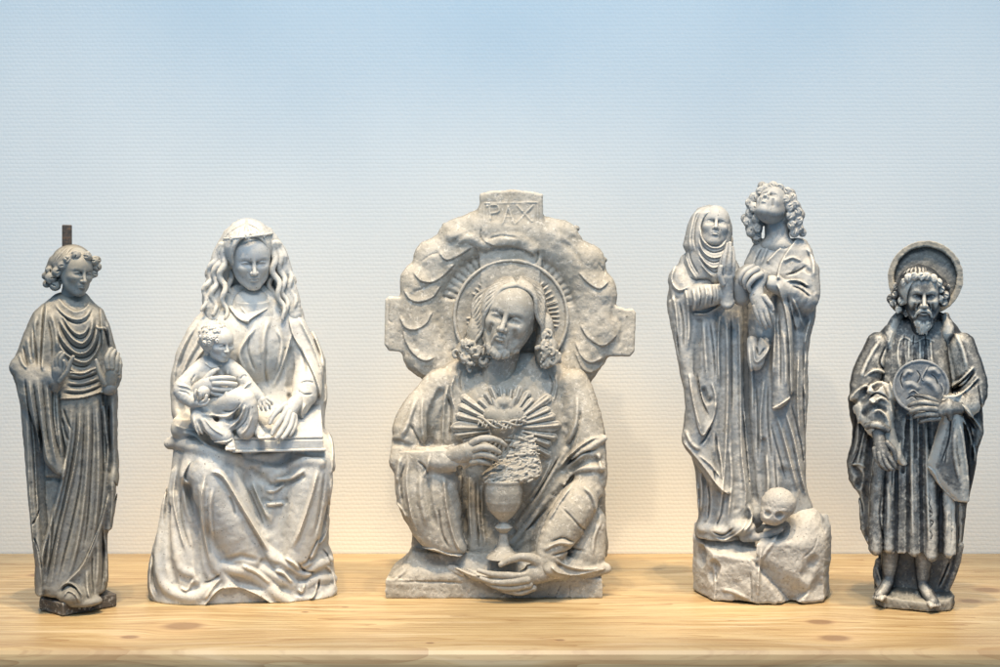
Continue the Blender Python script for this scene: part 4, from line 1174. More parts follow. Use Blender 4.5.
    v.tube(pts('442,392 434,412 431,440'), 4.6, .5, 4, 's')
    v.tube(pts('394,440 404,440 414,444 424,446'), 3.4, 1.5, 3, 's')
    v.tube(pts('600,456 582,458 568,468 556,486 542,508'), 3.6, 1, 3, 's')
    v.tube(pts('534,522 548,504 560,486'), 3, 1.5, 3, 's')
    v.tube(pts('461,460 462,500 466,530'), 3, 1, 3, 's')
    v.tube(pts('530,540 516,548 506,552'), 3, 1, 3, 's')
    v.draw('''
r 4 3: 418,395 410,420 402,436
g 2.4 2.4: 412,420 418,432 424,444
R 2.6 2.4: 424,396 424,420 426,440
R 3 3: 450,380 446,400 444,425 444,444
g 2.4 2.6: 446,392 452,410 450,440
s 3 1.6 .3: 396,449 410,447 432,445 452,443 466,438
r 3 2.2: 404,450 401,465 400,480
g 2.2 2.6: 408,458 404,475 406,500
R 2.8 2.6: 412,452 410,475 414,505 420,525
r 4 2: 424,460 424,490 430,520
G 4 2.2: 432,462 432,490 440,525
R 3 3 .1: 446,470 449,500 456,530 464,546
g 2.4 2.4: 441,500 444,525 452,542
R 2.4 2: 397,497 404,502 410,512
s 2 2.4 .1: 420,541 436,541 450,546 466,548
g 2 2: 420,455 428,462 432,475
r 2.2 1.6: 432,450 430,462 424,474
R 2.4 2.4: 470,470 470,505 472,540
g 2 2.4: 476,475 477,510 480,545
R 2.2 2: 482,480 483,515 486,545
R 2 2.6: 448,552 470,556 490,550 500,545
R 2.2 2.6: 452,558 476,566 500,566
g 2 2.6: 450,552 466,562 490,570 510,576
g 2 2: 460,562 476,574 500,580
r 3 2: 576,392 574,420 564,446
g 2.4 2: 580,405 576,428 568,444
R 2.6 2.4: 600,434 588,436 572,448 556,470
g 2 2.4: 596,446 580,450 566,464
r 3 2: 596,448 598,460 600,468
g 2 2.4: 560,452 544,480 530,502
R 2.2 2.2: 552,456 540,480 526,500
g 2 2.2: 548,505 536,518 524,530
R 2.4 2.4: 572,478 558,495 546,514
r 3 2: 580,480 590,490 596,510
g 2 1.8: 560,500 570,510 584,526
r 3 2: 540,540 556,532 574,536
g 2.2 2.2: 546,534 560,528 572,534
g 2.2 2.2: 548,545 564,542 584,544
R 2.6 2.2: 552,548 566,556 582,560 600,560
s 2.4 3 .05: 603,562 588,564 570,566 556,561 548,554
r 3 2: 600,515 592,530 590,548
G 3 1.6: 600,490 596,505 596,520
R 2 1.6: 456,372 452,390 456,410
g 2 1.8: 463,368 460,380 462,392
g 1.8 1.8: 548,372 552,384 550,396
R 2 1.6: 554,370 556,385 552,402
''', 1.35)
    base_a = v.a.copy()
    v.relief(.9, 9)
    v.cut_below(584)
    S.add('robe', v, M_CHRIST)
    # ---- sunburst on the chest
    P = []; g = np.random.default_rng(5)
    n = 30; ends = []
    for i in range(n):
        t = 360 * i / n + g.uniform(-2, 2)
        a = math.radians(t)
        r = 52 if i % 3 == 0 else (47 + g.uniform(-2, 3))
        if 45 < t % 360 < 135: r *= .84
        if 215 < t % 360 < 315: r *= .85
        ends.append((a, r))
    for a, r in ends:
        for da, f in ((-.08, .95), (0, 1.), (.08, .95), (.105, .88)):
            P.append((506 + 1.06 * r * f * math.cos(a + da), 424 - r * f * math.sin(a + da)))
    v.a[:] = base_a
    s = shell(v, P, 2.6, 4.)
    for a, r in ends:
        s.stroke('r', 2.6, 1.8, [(506 + 14 * math.cos(a), 424 - 14 * math.sin(a)), (506 + r * 1.04 * math.cos(a), 424 - r * .98 * math.sin(a))], .1)
        s.stroke('g', 1.3, 2.2, [(506 + 16 * math.cos(a + .105), 424 - 16 * math.sin(a + .105)), (506 + r * math.cos(a + .105), 424 - r * .98 * math.sin(a + .105))], .1)
        s.stroke('g', 1., 1.3, [(506 + 20 * math.cos(a + .03), 424 - 20 * math.sin(a + .03)), (506 + r * math.cos(a + .04), 424 - r * .95 * math.sin(a + .04))], .1)
    s.relief(.3, 5)
    S.add('sunburst', s, M_CHRIST)
    # ---- heart with thorn crown, rough stream into the cup
    ht = Vol(474, 548, 388, 486, 14, 66, .55)
    ht.ell((495, 412, 33), (12, 11, 10), k=0); ht.ell((513, 412, 33), (12, 11, 10), k=3); ht.ell((504, 423, 34), (14, 16, 9), k=5)
    ht.ell((504, 400, 34), (10, 7, 7), k=3)
    for x, y, q in ((497, 398, -4), (504, 394, 0), (511, 397, 4)): ht.chain([(x, y + 6, 38, 3), (x + q, y - 2, 38, 1.2)], k=1.5)
    g = np.random.default_rng(2)
    ht.ell((520, 448, 32), (15, 20, 9), k=4); ht.loft([(444, 510, 535, 22, 40), (458, 496, 540, 24, 48), (470, 482, 540, 26, 56), (478, 484, 522, 30, 58)], k=4)
    for i in range(260):
        t = g.uniform(0, 1); y = 432 + 44 * t
        xl = 512 - 28 * t if y > 445 else 508; xr = 538 - 0 * t
        x = g.uniform(xl, xr); z = float(ht.zf([x], [y])[0])
        q = g.uniform(.9, 1.8)
        ht.chain([(x - g.uniform(1, 3), y + g.uniform(-1, 2), z - .2, q), (x + g.uniform(1, 3), y + g.uniform(-2, 1), z + .3, q * .6)], k=.5, curve=False)
    S.add('heart', ht, M_CHRIST)
    tc = Vol(472, 534, 402, 432, 30, 62, .4)
    for ph in (0, 2.1, 4.2):
        tc.chain([(479 + 46 * t, 416.5 + 3 * math.sin(t * 9 + ph) + 4 * math.sin(t * 3.14), 38 + 10 * math.sin(t * 3.14) + 1.6 * math.cos(t * 9 + ph), 1.25) for t in np.linspace(0, 1, 40)], k=.3, curve=False)
    for t in np.linspace(.04, .96, 12):
        x, y, z = 479 + 46 * t, 416.5 + 4 * math.sin(t * 3.14), 39 + 10 * math.sin(t * 3.14)
        sg = 1 if int(t * 100) % 2 else -1
        tc.chain([(x, y, z, 1.1), (x + 2 * sg, y - 4.2 * sg, z + 2, .5)], k=.3, curve=False)
    S.add('thorn_crown', tc, M_CHRIST)
    # ---- chalice
    c = Vol(478, 530, 470, 556, 18, 76, .55)
    q = c.sl((478, 470, 18), (530, 556, 76)); R, X, Y, Z = q
    rr = np.sqrt((X - 503.5) ** 2 + (Z - 44) ** 2)
    prof = np.interp(c.Y, [474, 475.5, 478, 486, 495, 503, 509, 513, 515, 517, 520, 523, 525, 527, 532, 538, 543, 547, 550], [18.6, 19, 18.2, 18.8, 17.8, 14.5, 9.5, 5, 4, 6, 8.8, 6.5, 4, 4.2, 4.6, 6.4, 10, 15, 17])
    pr = prof.astype(f4)[None, :, None]
    d = np.maximum((rr - pr) * .75, np.maximum(474 - Y, Y - 550) + 0 * rr)
    c.put(R, d, 0)
    c.relief(.3, 7)
    S.add('chalice', c, M_CHRIST)
    # ---- hands
    h = Vol(440, 514, 422, 476, 24, 82, .42)
    h.chain([(450, 452, 46, 9), (462, 448, 54, 9), (472, 445, 58, 9.5)], k=3, flat=.8)
    fingers(h, ['474,437,61,3.8 482,432.5,66,3.4 492,432,67,3 500,435,63,2.7 505,439,59,2.3', '476,443,63,3.8 484,440,68,3.4 492,441,68,3 499,445,64,2.5', '476,449,62,3.6 484,447,67,3.2 492,449,67,2.8 497,452,63,2.3', '474,455,60,3.4 481,453.5,64,3 487,455,64,2.6 491,457,61,2.1', '470,440,58,3.6 480,438,56,3.2 492,442,54,2.8 500,447,54,2.4'])
    h.relief(.25, 4)
    S.add('hand', h, M_CHRIST)
    h = Vol(470, 556, 536, 590, 24, 84, .45)
    h.chain([(552, 560, 50, 9), (540, 562, 54, 10), (526, 564, 56, 10)], k=3, flat=.8)
    h.chain([(540, 556, 54, 6), (532, 548, 58, 5), (520, 546, 60, 4), (508, 549, 61, 3.4), (501, 553, 61, 2.6)], k=2.5)
    fingers(h, ['526,562,60,4.2 510,563,63,3.6 494,562,63,3 480,559,60,2.2', '526,567,62,4.2 510,569,64,3.6 494,569,63,2.9 482,566,61,2.1', '528,572,60,4 512,575,62,3.4 498,574,62,2.8 488,571,60,2.1', '532,576,57,3.6 520,580,59,3 508,579,59,2.6 500,577,58,2'])
    h.ell((518, 557, 58), (8, 3.4, 9), k=3, op='s')
    h.relief(.3, 4)
    S.add('hand', h, M_CHRIST)
# ---------------------------------------------------------------- mourning pair on a rock with a skull
def build_pair():
    S = Statue('mourners_statue', 757, 595, 'pale grey statue of a veiled woman and a curly-haired man standing together on a rock')
    P = Vol(682, 842, 490, 602, -60, 72, .86)
    slab(P, [(692, -40), (692, -6), (714, 38), (756, 49), (775, 44), (775, -42)], 541, 594, k=0, rnd=2.5, slope=(0, .24))
    slab(P, [(757, 47), (800, 41), (822, 26), (829, -4), (829, -42), (770, -42)], 526, 594, k=3, rnd=4, slope=(0, .2))
    P.ell((801, 540, -6), (29, 36, 42), k=8)
    P.ell((735, 545, -5), (34, 12, 30), k=6)
    P.chain([(696, 598, 22, 8), (707, 600, 34, 6)], k=3, op='s')
    g = np.random.default_rng(8)
    for i in range(13):
        x, y = g.uniform(694, 828), g.uniform(548, 592); z = float(P.zf([x], [y])[0])
        r = g.uniform(9, 18)
        P.ell((x, y, z + r * .965), (r * g.uniform(.8, 1.4), r, r), k=1.5, op='s')
    P.box((770, 545, 70), (26, 60, 18), rot=euler(-20, 18, 35), k=2, op='s', rnd=1)
    P.draw('''
R 3 3.6: 762,536 759,560 757,592
g 2 1.6: 750,560 752,580 752,596
R 2 1.8: 714,558 716,580 715,600
r 3 2: 720,582 735,584 750,590
G 5 2: 730,590 745,594 756,596
r 3 2: 752,556 762,548 772,534 786,518
g 1.4 1.2: 800,550 812,540 816,528
''')
    P.relief(1.3, 13); P.relief(.6, 4); P.cut_below(594.5)
    S.add('rock_base', P, M_ROCK)
    sk = Vol(754, 806, 478, 532, 6, 66, .55)
    sk.ell((778, 498, 34), (17, 15.5, 18), k=0); sk.ell((772, 509, 40), (12, 10, 12), k=6)
    sk.ell((766, 506, 53), (4.6, 4.2, 6), k=1, op='s'); sk.ell((779, 507, 53), (5, 4.4, 6), k=1, op='s'); sk.ell((771, 513, 55), (1.8, 2.6, 3), k=1, op='s')
    sk.draw('g 1.5 .6: 762,517 768,518 775,517\nR 3 .7: 760,502 768,501 772,503 782,502 790,504')
    sk.relief(.6, 5)
    S.add('skull', sk, M_ROCK)
    # ---------- robes
    v = Vol(660, 824, 236, 560, -52, 64, .84)
    v.loft(outline('687,250 680,256 672,275 668,287 665,303 669,325 674,348 680,380 685,400 683,425 681,438 688,449 694,470 697,495 699,515 694,530 694,540',
                   '722,250 735,258 744,275 748,300 748,340 748,400 752,440 756,480 756,505 750,525 748,540',
                   '250,4 262,14 285,22 320,24 400,26 480,26 540,28', '250,-22 300,-34 540,-36', 2.2), k=0)
    v.loft(outline('757,238 750,250 744,262 742,285 742,320 742,400 744,460 746,505 748,520',
                   '800,236 806,240 812,249 816,273 817,300 815,320 810,338 808,358 808,400 806,435 806,470 806,488 813,505 814,516',
                   '238,2 250,12 275,20 320,22 400,20 480,18 516,16', '238,-24 300,-36 516,-36', 2.2), k=2.5)
    v.chain([(681, 280, 6, 14), (690, 298, 16, 14), (706, 296, 28, 12), (722, 294, 37, 9.5)], k=4)
    v.chain([(806, 272, 4, 13), (804, 298, 12, 14), (790, 292, 26, 10), (772, 284, 34, 8)], k=4)
    # long mantle pieces
    v.loft([(300, 668, 700, -5, 28), (330, 671, 697, -5, 28), (380, 682, 700, -5, 30), (420, 686, 712, -5, 34), (440, 682, 712, -5, 34), (462, 695, 718, -5, 34), (488, 712, 730, 0, 33)], k=3, cap=3)
    v.loft([(282, 776, 800, 5, 32), (320, 776, 792, 5, 32), (360, 772, 790, 5, 32), (392, 772, 790, 8, 32), (405, 772, 782, 10, 30)], k=2.5, cap=3)
    v.chain([(752, 340, 26, 5), (756, 362, 30, 7), (764, 340, 26, 5)], k=3)
    # central chasm and other hollows
    v.tube(pts('745,300 745,330 746,380 748,430 752,470 756,500'), 2.6, .5, 3, 's')
    v.tube(pts('700,322 698,350 697,375'), 3, .5, 3, 's')
    v.tube(pts('718,312 722,350 722,420 716,480 712,520'), 3.6, 1, 4, 's')
    v.tube(pts('733,330 734,400 736,460 738,505'), 2.8, 1, 3, 's')
    v.tube(pts('762,440 764,480 768,505'), 3.6, 1, 4, 's')
    v.tube(pts('760,300 762,330 768,340'), 3, 1, 3, 's')
    v.tube(pts('784,470 786,495'), 5, 1, 5, 's')
    v.tube(pts('795,330 794,400 796,450'), 2.4, 1, 3, 's')
    v.tube(pts('702,470 706,500 704,520'), 2.8, 1, 3, 's')
    v.tube(pts('794,272 802,266 808,272'), 2.4, 1, 2, 's'); v.tube(pts('800,284 808,287 812,292'), 2, 1, 2, 's')
    # feet and ground drapery
    v.ell((722, 528, 20), (13, 6, 12), k=4); v.ell((705, 527, 14), (7, 5, 10), k=4); v.ell((742, 524, 24), (14, 8, 14), k=4)
    v.ell((752, 512, -2), (14, 18, 18), k=4)
    v.chain([(744, 534, 26, 4), (762, 531, 30, 4), (780, 524, 30, 3)], k=5)
    v.draw('''
R 3 3: 676,262 672,280 680,290 694,284
r 3 2.4: 672,290 676,310 678,340
g 2.2 2.4: 680,300 684,325 684,350
R 2.6 2.6: 684,282 688,300 690,330 688,350
g 2 2: 674,300 677,330 680,360
r 2.6 2: 694,288 696,305 692,312
g 1.6 1.8: 700,286 702,298 700,308
R 2.2 2: 706,284 708,296 706,308
g 1.6 1.8: 712,284 714,296 712,306
R 2 2: 717,284 719,295 718,304
s 2.2 2.6 .05: 694,313 706,313 716,308 726,303
r 3 2.4: 704,318 706,350 708,380
g 2 2: 710,318 714,350 716,380
R 2.6 3: 726,306 728,350 728,400 726,450 722,500 718,525
R 2 2.6: 720,310 719,350 720,390
g 1.8 2.4: 731,308 732,360 732,420
R 2.4 2.8: 738,300 740,340 741,400 742,450 746,490 744,515
g 1.6 2: 742,400 746,450 750,490
S 3 3 .05: 689,372 694,400 699,425 705,433 714,418 718,400
R 2.6 2.6: 690,378 696,405 704,432
g 2 2.6: 697,372 702,398 710,416
G 4 3: 703,385 708,400 712,395
R 2.2 2.2: 712,380 716,395 716,410
S 2.6 3.2 .05: 683,440 694,452 706,466 718,482 730,492
r 3 2.4: 686,428 692,440 702,448
g 2.4 2.6: 700,444 706,436 712,424
R 2.4 2.2: 700,452 712,462 722,476
r 2.6 2.2: 718,440 722,465 726,485
g 2 2.4: 716,430 718,450 722,470
r 2.6 2: 700,470 702,490 700,515
g 2 2.2: 708,480 710,500 708,520
R 2.4 2: 697,480 698,500 699,520
R 2.6 2.6: 730,440 732,480 728,520
g 2.4 2.4: 724,490 722,510 716,526
R 2 2: 714,534 726,536 740,526 748,516
g 2 2: 712,528 724,531 736,522
r 2.6 2: 748,500 752,515 742,528
r 2.6 2.4: 748,340 752,380 752,420
g 2 2.2: 756,380 758,420 758,460
R 2.6 2.6: 764,375 760,420 762,450
g 2 2.2: 768,380 768,420 772,460
R 2.4 2.4: 753,342 756,360 766,352 770,342
g 2 2: 756,345 759,354 765,346
S 2.6 3.4 .05: 776,284 784,310 788,340 789,370 790,394
s 2 2.4 .1: 771,406 780,401 790,394
R 2.6 2.6: 772,290 774,330 772,380
g 2 2.2: 778,310 780,350 780,390
r 2.6 2: 783,330 785,360 785,388
R 2.6 2.8: 776,412 782,430 790,460 798,490
g 2 2: 770,420 778,450 786,480
R 2.6 3: 784,405 794,440 800,470 808,500
g 2 2: 790,400 800,440 804,470
R 2.2 2.4: 798,350 797,400 800,440
g 2 2: 803,340 803,400 804,440
R 2.4 2.2: 806,350 803,380 806,400
r 2.6 2: 766,450 768,480 766,500
g 1.8 1.8: 774,450 776,480 778,500
S 3 3 .05: 797,238 788,250 780,264 776,280
S 2.4 2.4 .05: 790,238 778,250 766,262
g 2 2: 762,248 758,256 754,266
R 2.2 2: 768,246 764,256 760,266
R 2.4 2: 782,262 792,258 802,262
g 2 2.6: 784,276 796,272 806,266
R 2.2 2.6: 784,281 798,281 810,288
g 2 2.6: 790,286 800,290 810,298
R 2.4 2.2: 790,296 797,310 804,328
g 2.2 2.2: 786,294 790,312 796,335
G 6 3: 803,312 804,322 800,335
R 2.2 2: 810,318 806,332 804,346
r 3 2: 806,245 812,260 813,280
''', 1.35)
    v.relief(.8, 8)
    v.cut_below(552)
    S.add('robes', v, M_PAIR)
    # ---------- woman
    f = S.add('head', head_vol(.013, kind='f', eyes='open', neck=.15, neckr=.2, ears=False), M_PAIR, xf=head_xf(714.5, 227, 9, 45, 6, 17, 7, 1.0))
    vl = Vol(674, 744, 196, 292, -34, 44, .5)
    vl.loft(outline('709,204 698,207 691,215 687,224 684,236 682,245 685,252 683,262 684,280', '709,204 720,206 728,213 732,224 733,240 733,256 728,268 720,280',
                    '204,6 212,22 230,26 256,26 280,24', '204,-18 240,-26 280,-20', 2.1), k=0, cap=3)
    vl.ell((714.5, 229, 34), (14.5, 18.5, 28), k=2, op='s')
    vl.loft([(243, 702, 727, 0, 20), (250, 700, 729, 0, 26), (262, 702, 727, 0, 30), (276, 708, 722, 4, 30), (284, 712, 720, 6, 26)], k=4, cap=4)
    vl.draw('''
R 2 2.4: 701,228 703,240 712,248 722,247 728,238
g 1.6 2.2: 700,235 704,247 713,253 723,251 729,243
R 2 2.2: 699,240 704,252 713,258 723,256 729,248
g 1.4 1.8: 698,247 705,258 714,263 723,260 729,253
R 1.8 2: 698,252 706,263 714,268 722,265 728,258
g 1.4 1.6: 699,258 708,268 715,273 722,270
R 1.6 1.6: 701,264 709,273 716,278
r 2.4 2: 706,207 696,213 692,226 690,240 692,256
g 1.8 2: 700,214 696,226 695,240 697,252
R 1.8 2: 702,211 711,208.5 721,211 728,222 730,240
g 1.6 2: 689,250 692,262 700,276
R 2 2: 686,256 690,268 698,280
g 1.2 1.4: 732,232 731,244 728,254
''')
    vl.relief(.35, 6)
    S.add('veil', vl, M_PAIR)
    # ---------- man
    S.add('head', head_vol(.013, kind='m', eyes='open', neck=0, ears=False), M_PAIR, xf=head_xf(772, 208, 6, 46, -24, 46, 7, .96))
    nk = Vol(752, 800, 204, 256, -24, 26, .5)
    nk.chain([(775, 204, -4, 11), (776, 220, -3, 11.5), (777, 238, -2, 12.5), (777, 248, -2, 13)], k=0)
    nk.chain([(768, 216, 3, 2), (771, 228, 6, 2), (775, 240, 8, 2)], k=3); nk.ell((777, 246, 0), (17, 8, 14), k=6)
    nk.relief(.3, 5)
    S.add('neck', nk, M_PAIR)
    hr = Vol(736, 812, 178, 246, -36, 40, .45)
    hr.ell((775, 208, -8), (24, 20, 22), k=0)
    hr.ell((770, 215, 22), (16, 21, 28), k=2, op='s')
    hr.ell((754, 226, -2), (9, 13, 10), k=3); hr.ell((794, 218, -2), (9, 18, 12), k=3)
    g = np.random.default_rng(4)
    loc = [(748, 222, 4), (751, 232, 4), (757, 236, 2), (750, 213, 4), (750, 203, 4), (754, 198, 4), (760, 192, 4), (766, 189, 3), (773, 187, 4), (780, 189, 6), (787, 193, 7), (792, 199, 9), (795, 206, 10), (797, 213, 9), (798, 221, 8), (799, 229, 6), (794, 233, 7), (791, 226, 10), (790, 217, 11), (789, 208, 12), (786, 201, 12), (802, 233, 2), (757, 228, 8), (756, 219, 9), (754, 208, 10), (762, 186, -6), (800, 215, 0), (791, 194, -4), (745, 218, -2), (757, 240, -2)]
    for x, y, z in loc:
        r = g.uniform(3.6, 4.6); hr.ell((x, y, z), (r * 1.1, r * 1.2, r), k=2); curl(hr, x, y, z + r * .7, 3.2, g.uniform(0, 6.28), th=1.35)
    hr.relief(.35, 4)
    S.add('hair', hr, M_PAIR)
    # ---------- hands
    h = Vol(714, 744, 236, 312, 24, 70, .42)
    h.chain([(728, 303, 42, 6.5), (728, 290, 44, 6), (728, 278, 47, 6.5)], k=2, flat=.9)
    fingers(h, ['725,274,49,3.2 725,264,52,2.7 727,254,51,2.3 729,246,49,1.8', '729,274,50,3.2 730,264,53,2.7 731,254,52,2.3 731,245,50,1.8', '733,276,48,3 734,266,50,2.6 734,257,49,2.2 733,249,47,1.7', '722,278,47,2.8 721,270,49,2.4 723,261,49,2 725,255,48,1.6', '724,284,50,3 721,276,53,2.6 722,268,54,2'])
    h.chain([(722, 301, 40, 2.4), (728, 306, 46, 2.4), (733, 302, 42, 2.4)], k=2)
    h.relief(.3, 4)
    S.add('hand', h, M_PAIR)
    h = Vol(730, 780, 258, 336, 18, 70, .42)
    h.chain([(742, 296, 32, 10), (741, 284, 36, 10), (748, 274, 38, 9), (758, 275, 40, 7)], k=3)       # clasping forearm and wrist
    fingers(h, ['752,268,44,3 745,272,49,2.8 741,279,49,2.5 742,284,46,2', '757,270,45,3.2 749,275,51,2.9 745,282,51,2.5 746,288,48,2', '761,275,46,3 754,279,52,2.8 749,286,52,2.4 750,291,49,2'])
    S.add('hand', h, M_PAIR, label='clasped fist')
    h = Vol(738, 784, 268, 336, 18, 72, .42)
    h.chain([(762, 276, 40, 6), (757, 288, 44, 6.2), (757, 298, 47, 7.2), (761, 308, 49, 7)], k=2.5, flat=.75)
    fingers(h, ['755,306,50,2.8 757,314,51,2.5 760,321,50,2.1 762,324,49,1.7', '760,309,51,2.9 762,317,52,2.5 765,324,51,2.1 766,327,49,1.7', '765,309,51,2.8 767,317,52,2.4 769,323,50,2 770,326,48,1.6', '768,306,49,2.5 771,313,50,2.1 772,319,48,1.8 772,322,47,1.4', '764,297,50,2.9 769,303,52,2.5 772,309,51,2'])
    h.relief(.3, 4)
    S.add('hand', h, M_PAIR)
# ---------------------------------------------------------------- right: bearded man with halo and a plate
def foot_bm(v, ankle, heel, toe, spread=2.5, n=5, side=1):
    (ax, ay, az), (tx, ty, tz) = ankle, toe
    v.chain([(ax, ay, az, 6), ((ax + tx) / 2, (ay + ty) / 2 - .5, (az + tz) / 2, 6), (tx, ty - 1, tz - 2, 5.6)], k=2)
    v.ell((ax, ay + 3, az - 3), (5, 5, 6), k=3)
    d = np.array([tx - ax, 0, tz - az], float); d /= np.linalg.norm(d); p = np.array([d[2], 0, -d[0]])
    for i in range(n):
        o = (i - 2) * spread; b = np.array([tx, ty, tz]) + p * o
        L = 5.5 - abs(i - (0 if side > 0 else 4)) * .55
        r = 2.2 if i == (0 if side > 0 else 4) else 1.6
        e = b + d * L + np.array([0, 1.2, 0])
        v.chain([(*(b - d * 1.5), r), (*(b + d * L * .5 + np.array([0, -.4, 0])), r * .95), (*e, r * .85)], k=.5)
def build_apostle():
    S = Statue('apostle_statue', 918, 606, 'dark statue of a barefoot bearded man with dished halo holding a round plate')
    P = Vol(866, 962, 576, 612, -52, 48, .8)
    slab(P, [(874, 8), (884, 22), (928, 30), (950, 16), (955, -2), (948, -30), (900, -38), (876, -20)], 592, 605.4, rnd=2, k=0, slope=(0, .12))
    P.ell((905, 596, -2), (18, 8, 22), k=5)
    P.draw('R 1.6 1: 884,600 886,612\nR 1.4 1: 928,603 929,612')
    P.relief(1.3, 8); P.relief(.5, 3); P.cut_below(606)
    S.add('plinth', P, M_HALO)
    # cloth hanging behind the legs
    b = Vol(866, 968, 520, 606, -44, 22, .8)
    b.loft(outline('870,530 872,548 878,562 873,578 873,596', '964,530 962,546 955,572 947,590 949,598', '530,-2 560,-4 596,-2', '530,-34 596,-34', 2.6), k=0)
    b.tube(pts('960,545 955,568 946,590'), 4, 1, 2); b.tube(pts('878,566 876,580 882,592'), 4, 1, 2)
    b.draw('g 2 3: 884,560 882,575 888,592\nR 2 2: 876,570 880,582 884,594\ng 2 3: 950,560 944,575 938,588')
    b.relief(.6, 7); b.cut_below(600)
    S.add('mantle_back', b, M_PAUL)
    for (x, y), (tx, ty, tz), sd in (((889, 577), (880, 594, 24), -1), ((923, 580), (933, 597, 27), 1)):
        f = Vol(x - 26, x + 30, 540, 612, -30, 52, .5)
        f.chain([(x + (3 if sd < 0 else 0), 546, 2, 10), (x + (1 if sd < 0 else 0), 560, 4, 9), (x, y, 4, 6.6)], k=2)
        foot_bm(f, (x, y + 4, 6), None, (tx, ty, tz), side=sd)
        f.relief(.3, 5)
        S.add('foot', f, M_PAUL)
    # tunic with hanging pleats
    v = Vol(862, 972, 316, 564, -40, 50, .78)
    v.loft(outline('896,320 888,340 880,360 876,400 874,440 872,480 870,520 868,552', '944,320 948,340 952,380 955,420 958,470 958,520 957,552', '320,2 335,12 360,22 400,22 450,20 500,20 552,24', '320,-20 360,-28 552,-28', 2.5), k=0)
    for i, x in enumerate((876, 889, 903, 914, 931, 949)):
        y1 = (551, 549, 547, 552, 555, 551)[i]; r = (7.5, 5.5, 2.6, 4.8, 6.5, 6)[i]
        v.chain([(x + (912 - x) * .35, 400, 15, r * .6), (x + (912 - x) * .08, 470, 17, r * .9), (x, 520, 18, r), (x, y1 - r * .6, 20, r)], k=1.5)
    for p in ('897,470 897,510 896,548', '908,415 908,470 908,548', '921,420 921,480 922,550', '929,415 930,440 932,456', '941,490 940,520 940,548', '868,470 866,510 864,545', '903,350 904,372', '915,348 915,362', '925,345 926,362', '908,420 906,445 903,470', '915,415 916,455'):
        v.tube(pts(p), 2.1, .6, 1.2, 's')
    v.draw('''
R 2 2: 902,335 898,350 900,370
R 2 2: 909,338 909,350 909,362
R 2 2: 920,338 920,350 920,362
R 2 2: 930,336 931,350 932,368
g 1.4 1.8: 914,334 913,346
g 1.4 1.8: 905,334 903,346
g 1.4 1.8: 925,334 926,346
r 2 1.8: 912,420 912,470 913,540
r 2 1.8: 926,425 927,480 929,545
g 1 1.2: 924,490 928,494 930,496
g 1 1.4: 931,492 929,500 932,506
g 1 1.4: 928,506 932,510 928,514
g 1 1.4: 929,516 933,518 929,524
g 1 1.2: 928,526 932,530 930,536
g 2 1.6: 882,490 880,515 884,540
r 2.4 1.8: 888,480 889,505 888,530
g 1.6 1.6: 893,460 892,490
g 1.6 1.6: 951,500 951,525 950,545
r 2 1.6: 947,505 946,530
S 1.4 1.4 .05: 899,342 905,338 915,342 925,338 935,342
''')
    v.relief(.8, 6)
    # ragged lower hem
    for x in (884, 896, 907, 921, 941, 953): v.ell((x, 556, 20), (3, 7, 16), k=1, op='s')
    S.add('tunic', v, M_PAUL)
    # mantle over shoulders and arms
    m = Vol(840, 990, 308, 560, -44, 58, .8)
    m.loft(outline('903,312 893,318 885,326 871,341 864,360 858,380 850,392 846,400 848,417 851,430 850,445 845,465 847,484 857,500 859,534 868,552',
                   '944,312 950,318 958,327 963,335 971,350 978,365 981,388 982,410 984,431 978,448 976,467 973,480 969,497 966,512 963,540 961,552',
                   '312,-2 330,4 360,8 400,10 470,6 552,2', '312,-20 340,-32 552,-36', 2.3), k=0)
    m.prism([(900, 300), (944, 300), (946, 340), (950, 370), (955, 410), (952, 455), (958, 500), (958, 570), (868, 570), (872, 500), (882, 450), (890, 400), (892, 360), (896, 335)], -12, 80, k=3, op='s', rnd=3)
    m.chain([(878, 345, 2, 13), (866, 380, 10, 16), (866, 405, 18, 14), (876, 424, 28, 11)], k=4)
    m.loft([(385, 858, 896, 0, 34), (410, 862, 894, 6, 38), (430, 868, 896, 8, 36), (450, 884, 902, 8, 30), (463, 900, 908, 8, 26)], k=3, cap=2)
    m.chain([(962, 345, 2, 13), (972, 385, 8, 15), (966, 402, 20, 12), (952, 402, 32, 10)], k=4)
    m.loft([(392, 942, 958, 12, 42, 2.6), (420, 938, 962, 12, 38, 2.6), (450, 930, 964, 12, 34, 2.6), (462, 927, 966, 12, 32, 2.6), (480, 938, 967, 12, 30, 2.6), (497, 955, 968, 10, 26, 2.6)], k=2, cap=2)
    m.tube([(901, 314, 5), (893, 326, 6.5), (890, 342, 7), (896, 358, 6), (901, 370, 3)], 6, 0, 2)
    m.tube([(946, 316, 4), (948, 330, 6), (944, 350, 6.5), (943, 368, 5)], 6, 1, 2)
    m.tube(pts('875,400 870,392 878,384 890,388 896,404'), 3.4, 2, 3)
    for p, r in (('876,386 884,382 890,392', 3.4), ('862,400 870,394 876,398', 3), ('850,408 856,400 866,390', 2.8), ('864,412 874,404 886,408', 2.8), ('870,440 867,470 864,510 866,540', 4.6), ('852,470 858,478 856,488', 4), ('966,430 967,455 969,480', 3.2), ('972,415 975,428 974,440', 2.8), ('952,384 962,376 970,370', 3), ('962,388 970,382 976,378', 2.6), ('955,400 964,412 972,424', 3), ('900,400 904,430 906,452', 2)):
        m.tube(pts(p), r, 1, 2.5, 's')
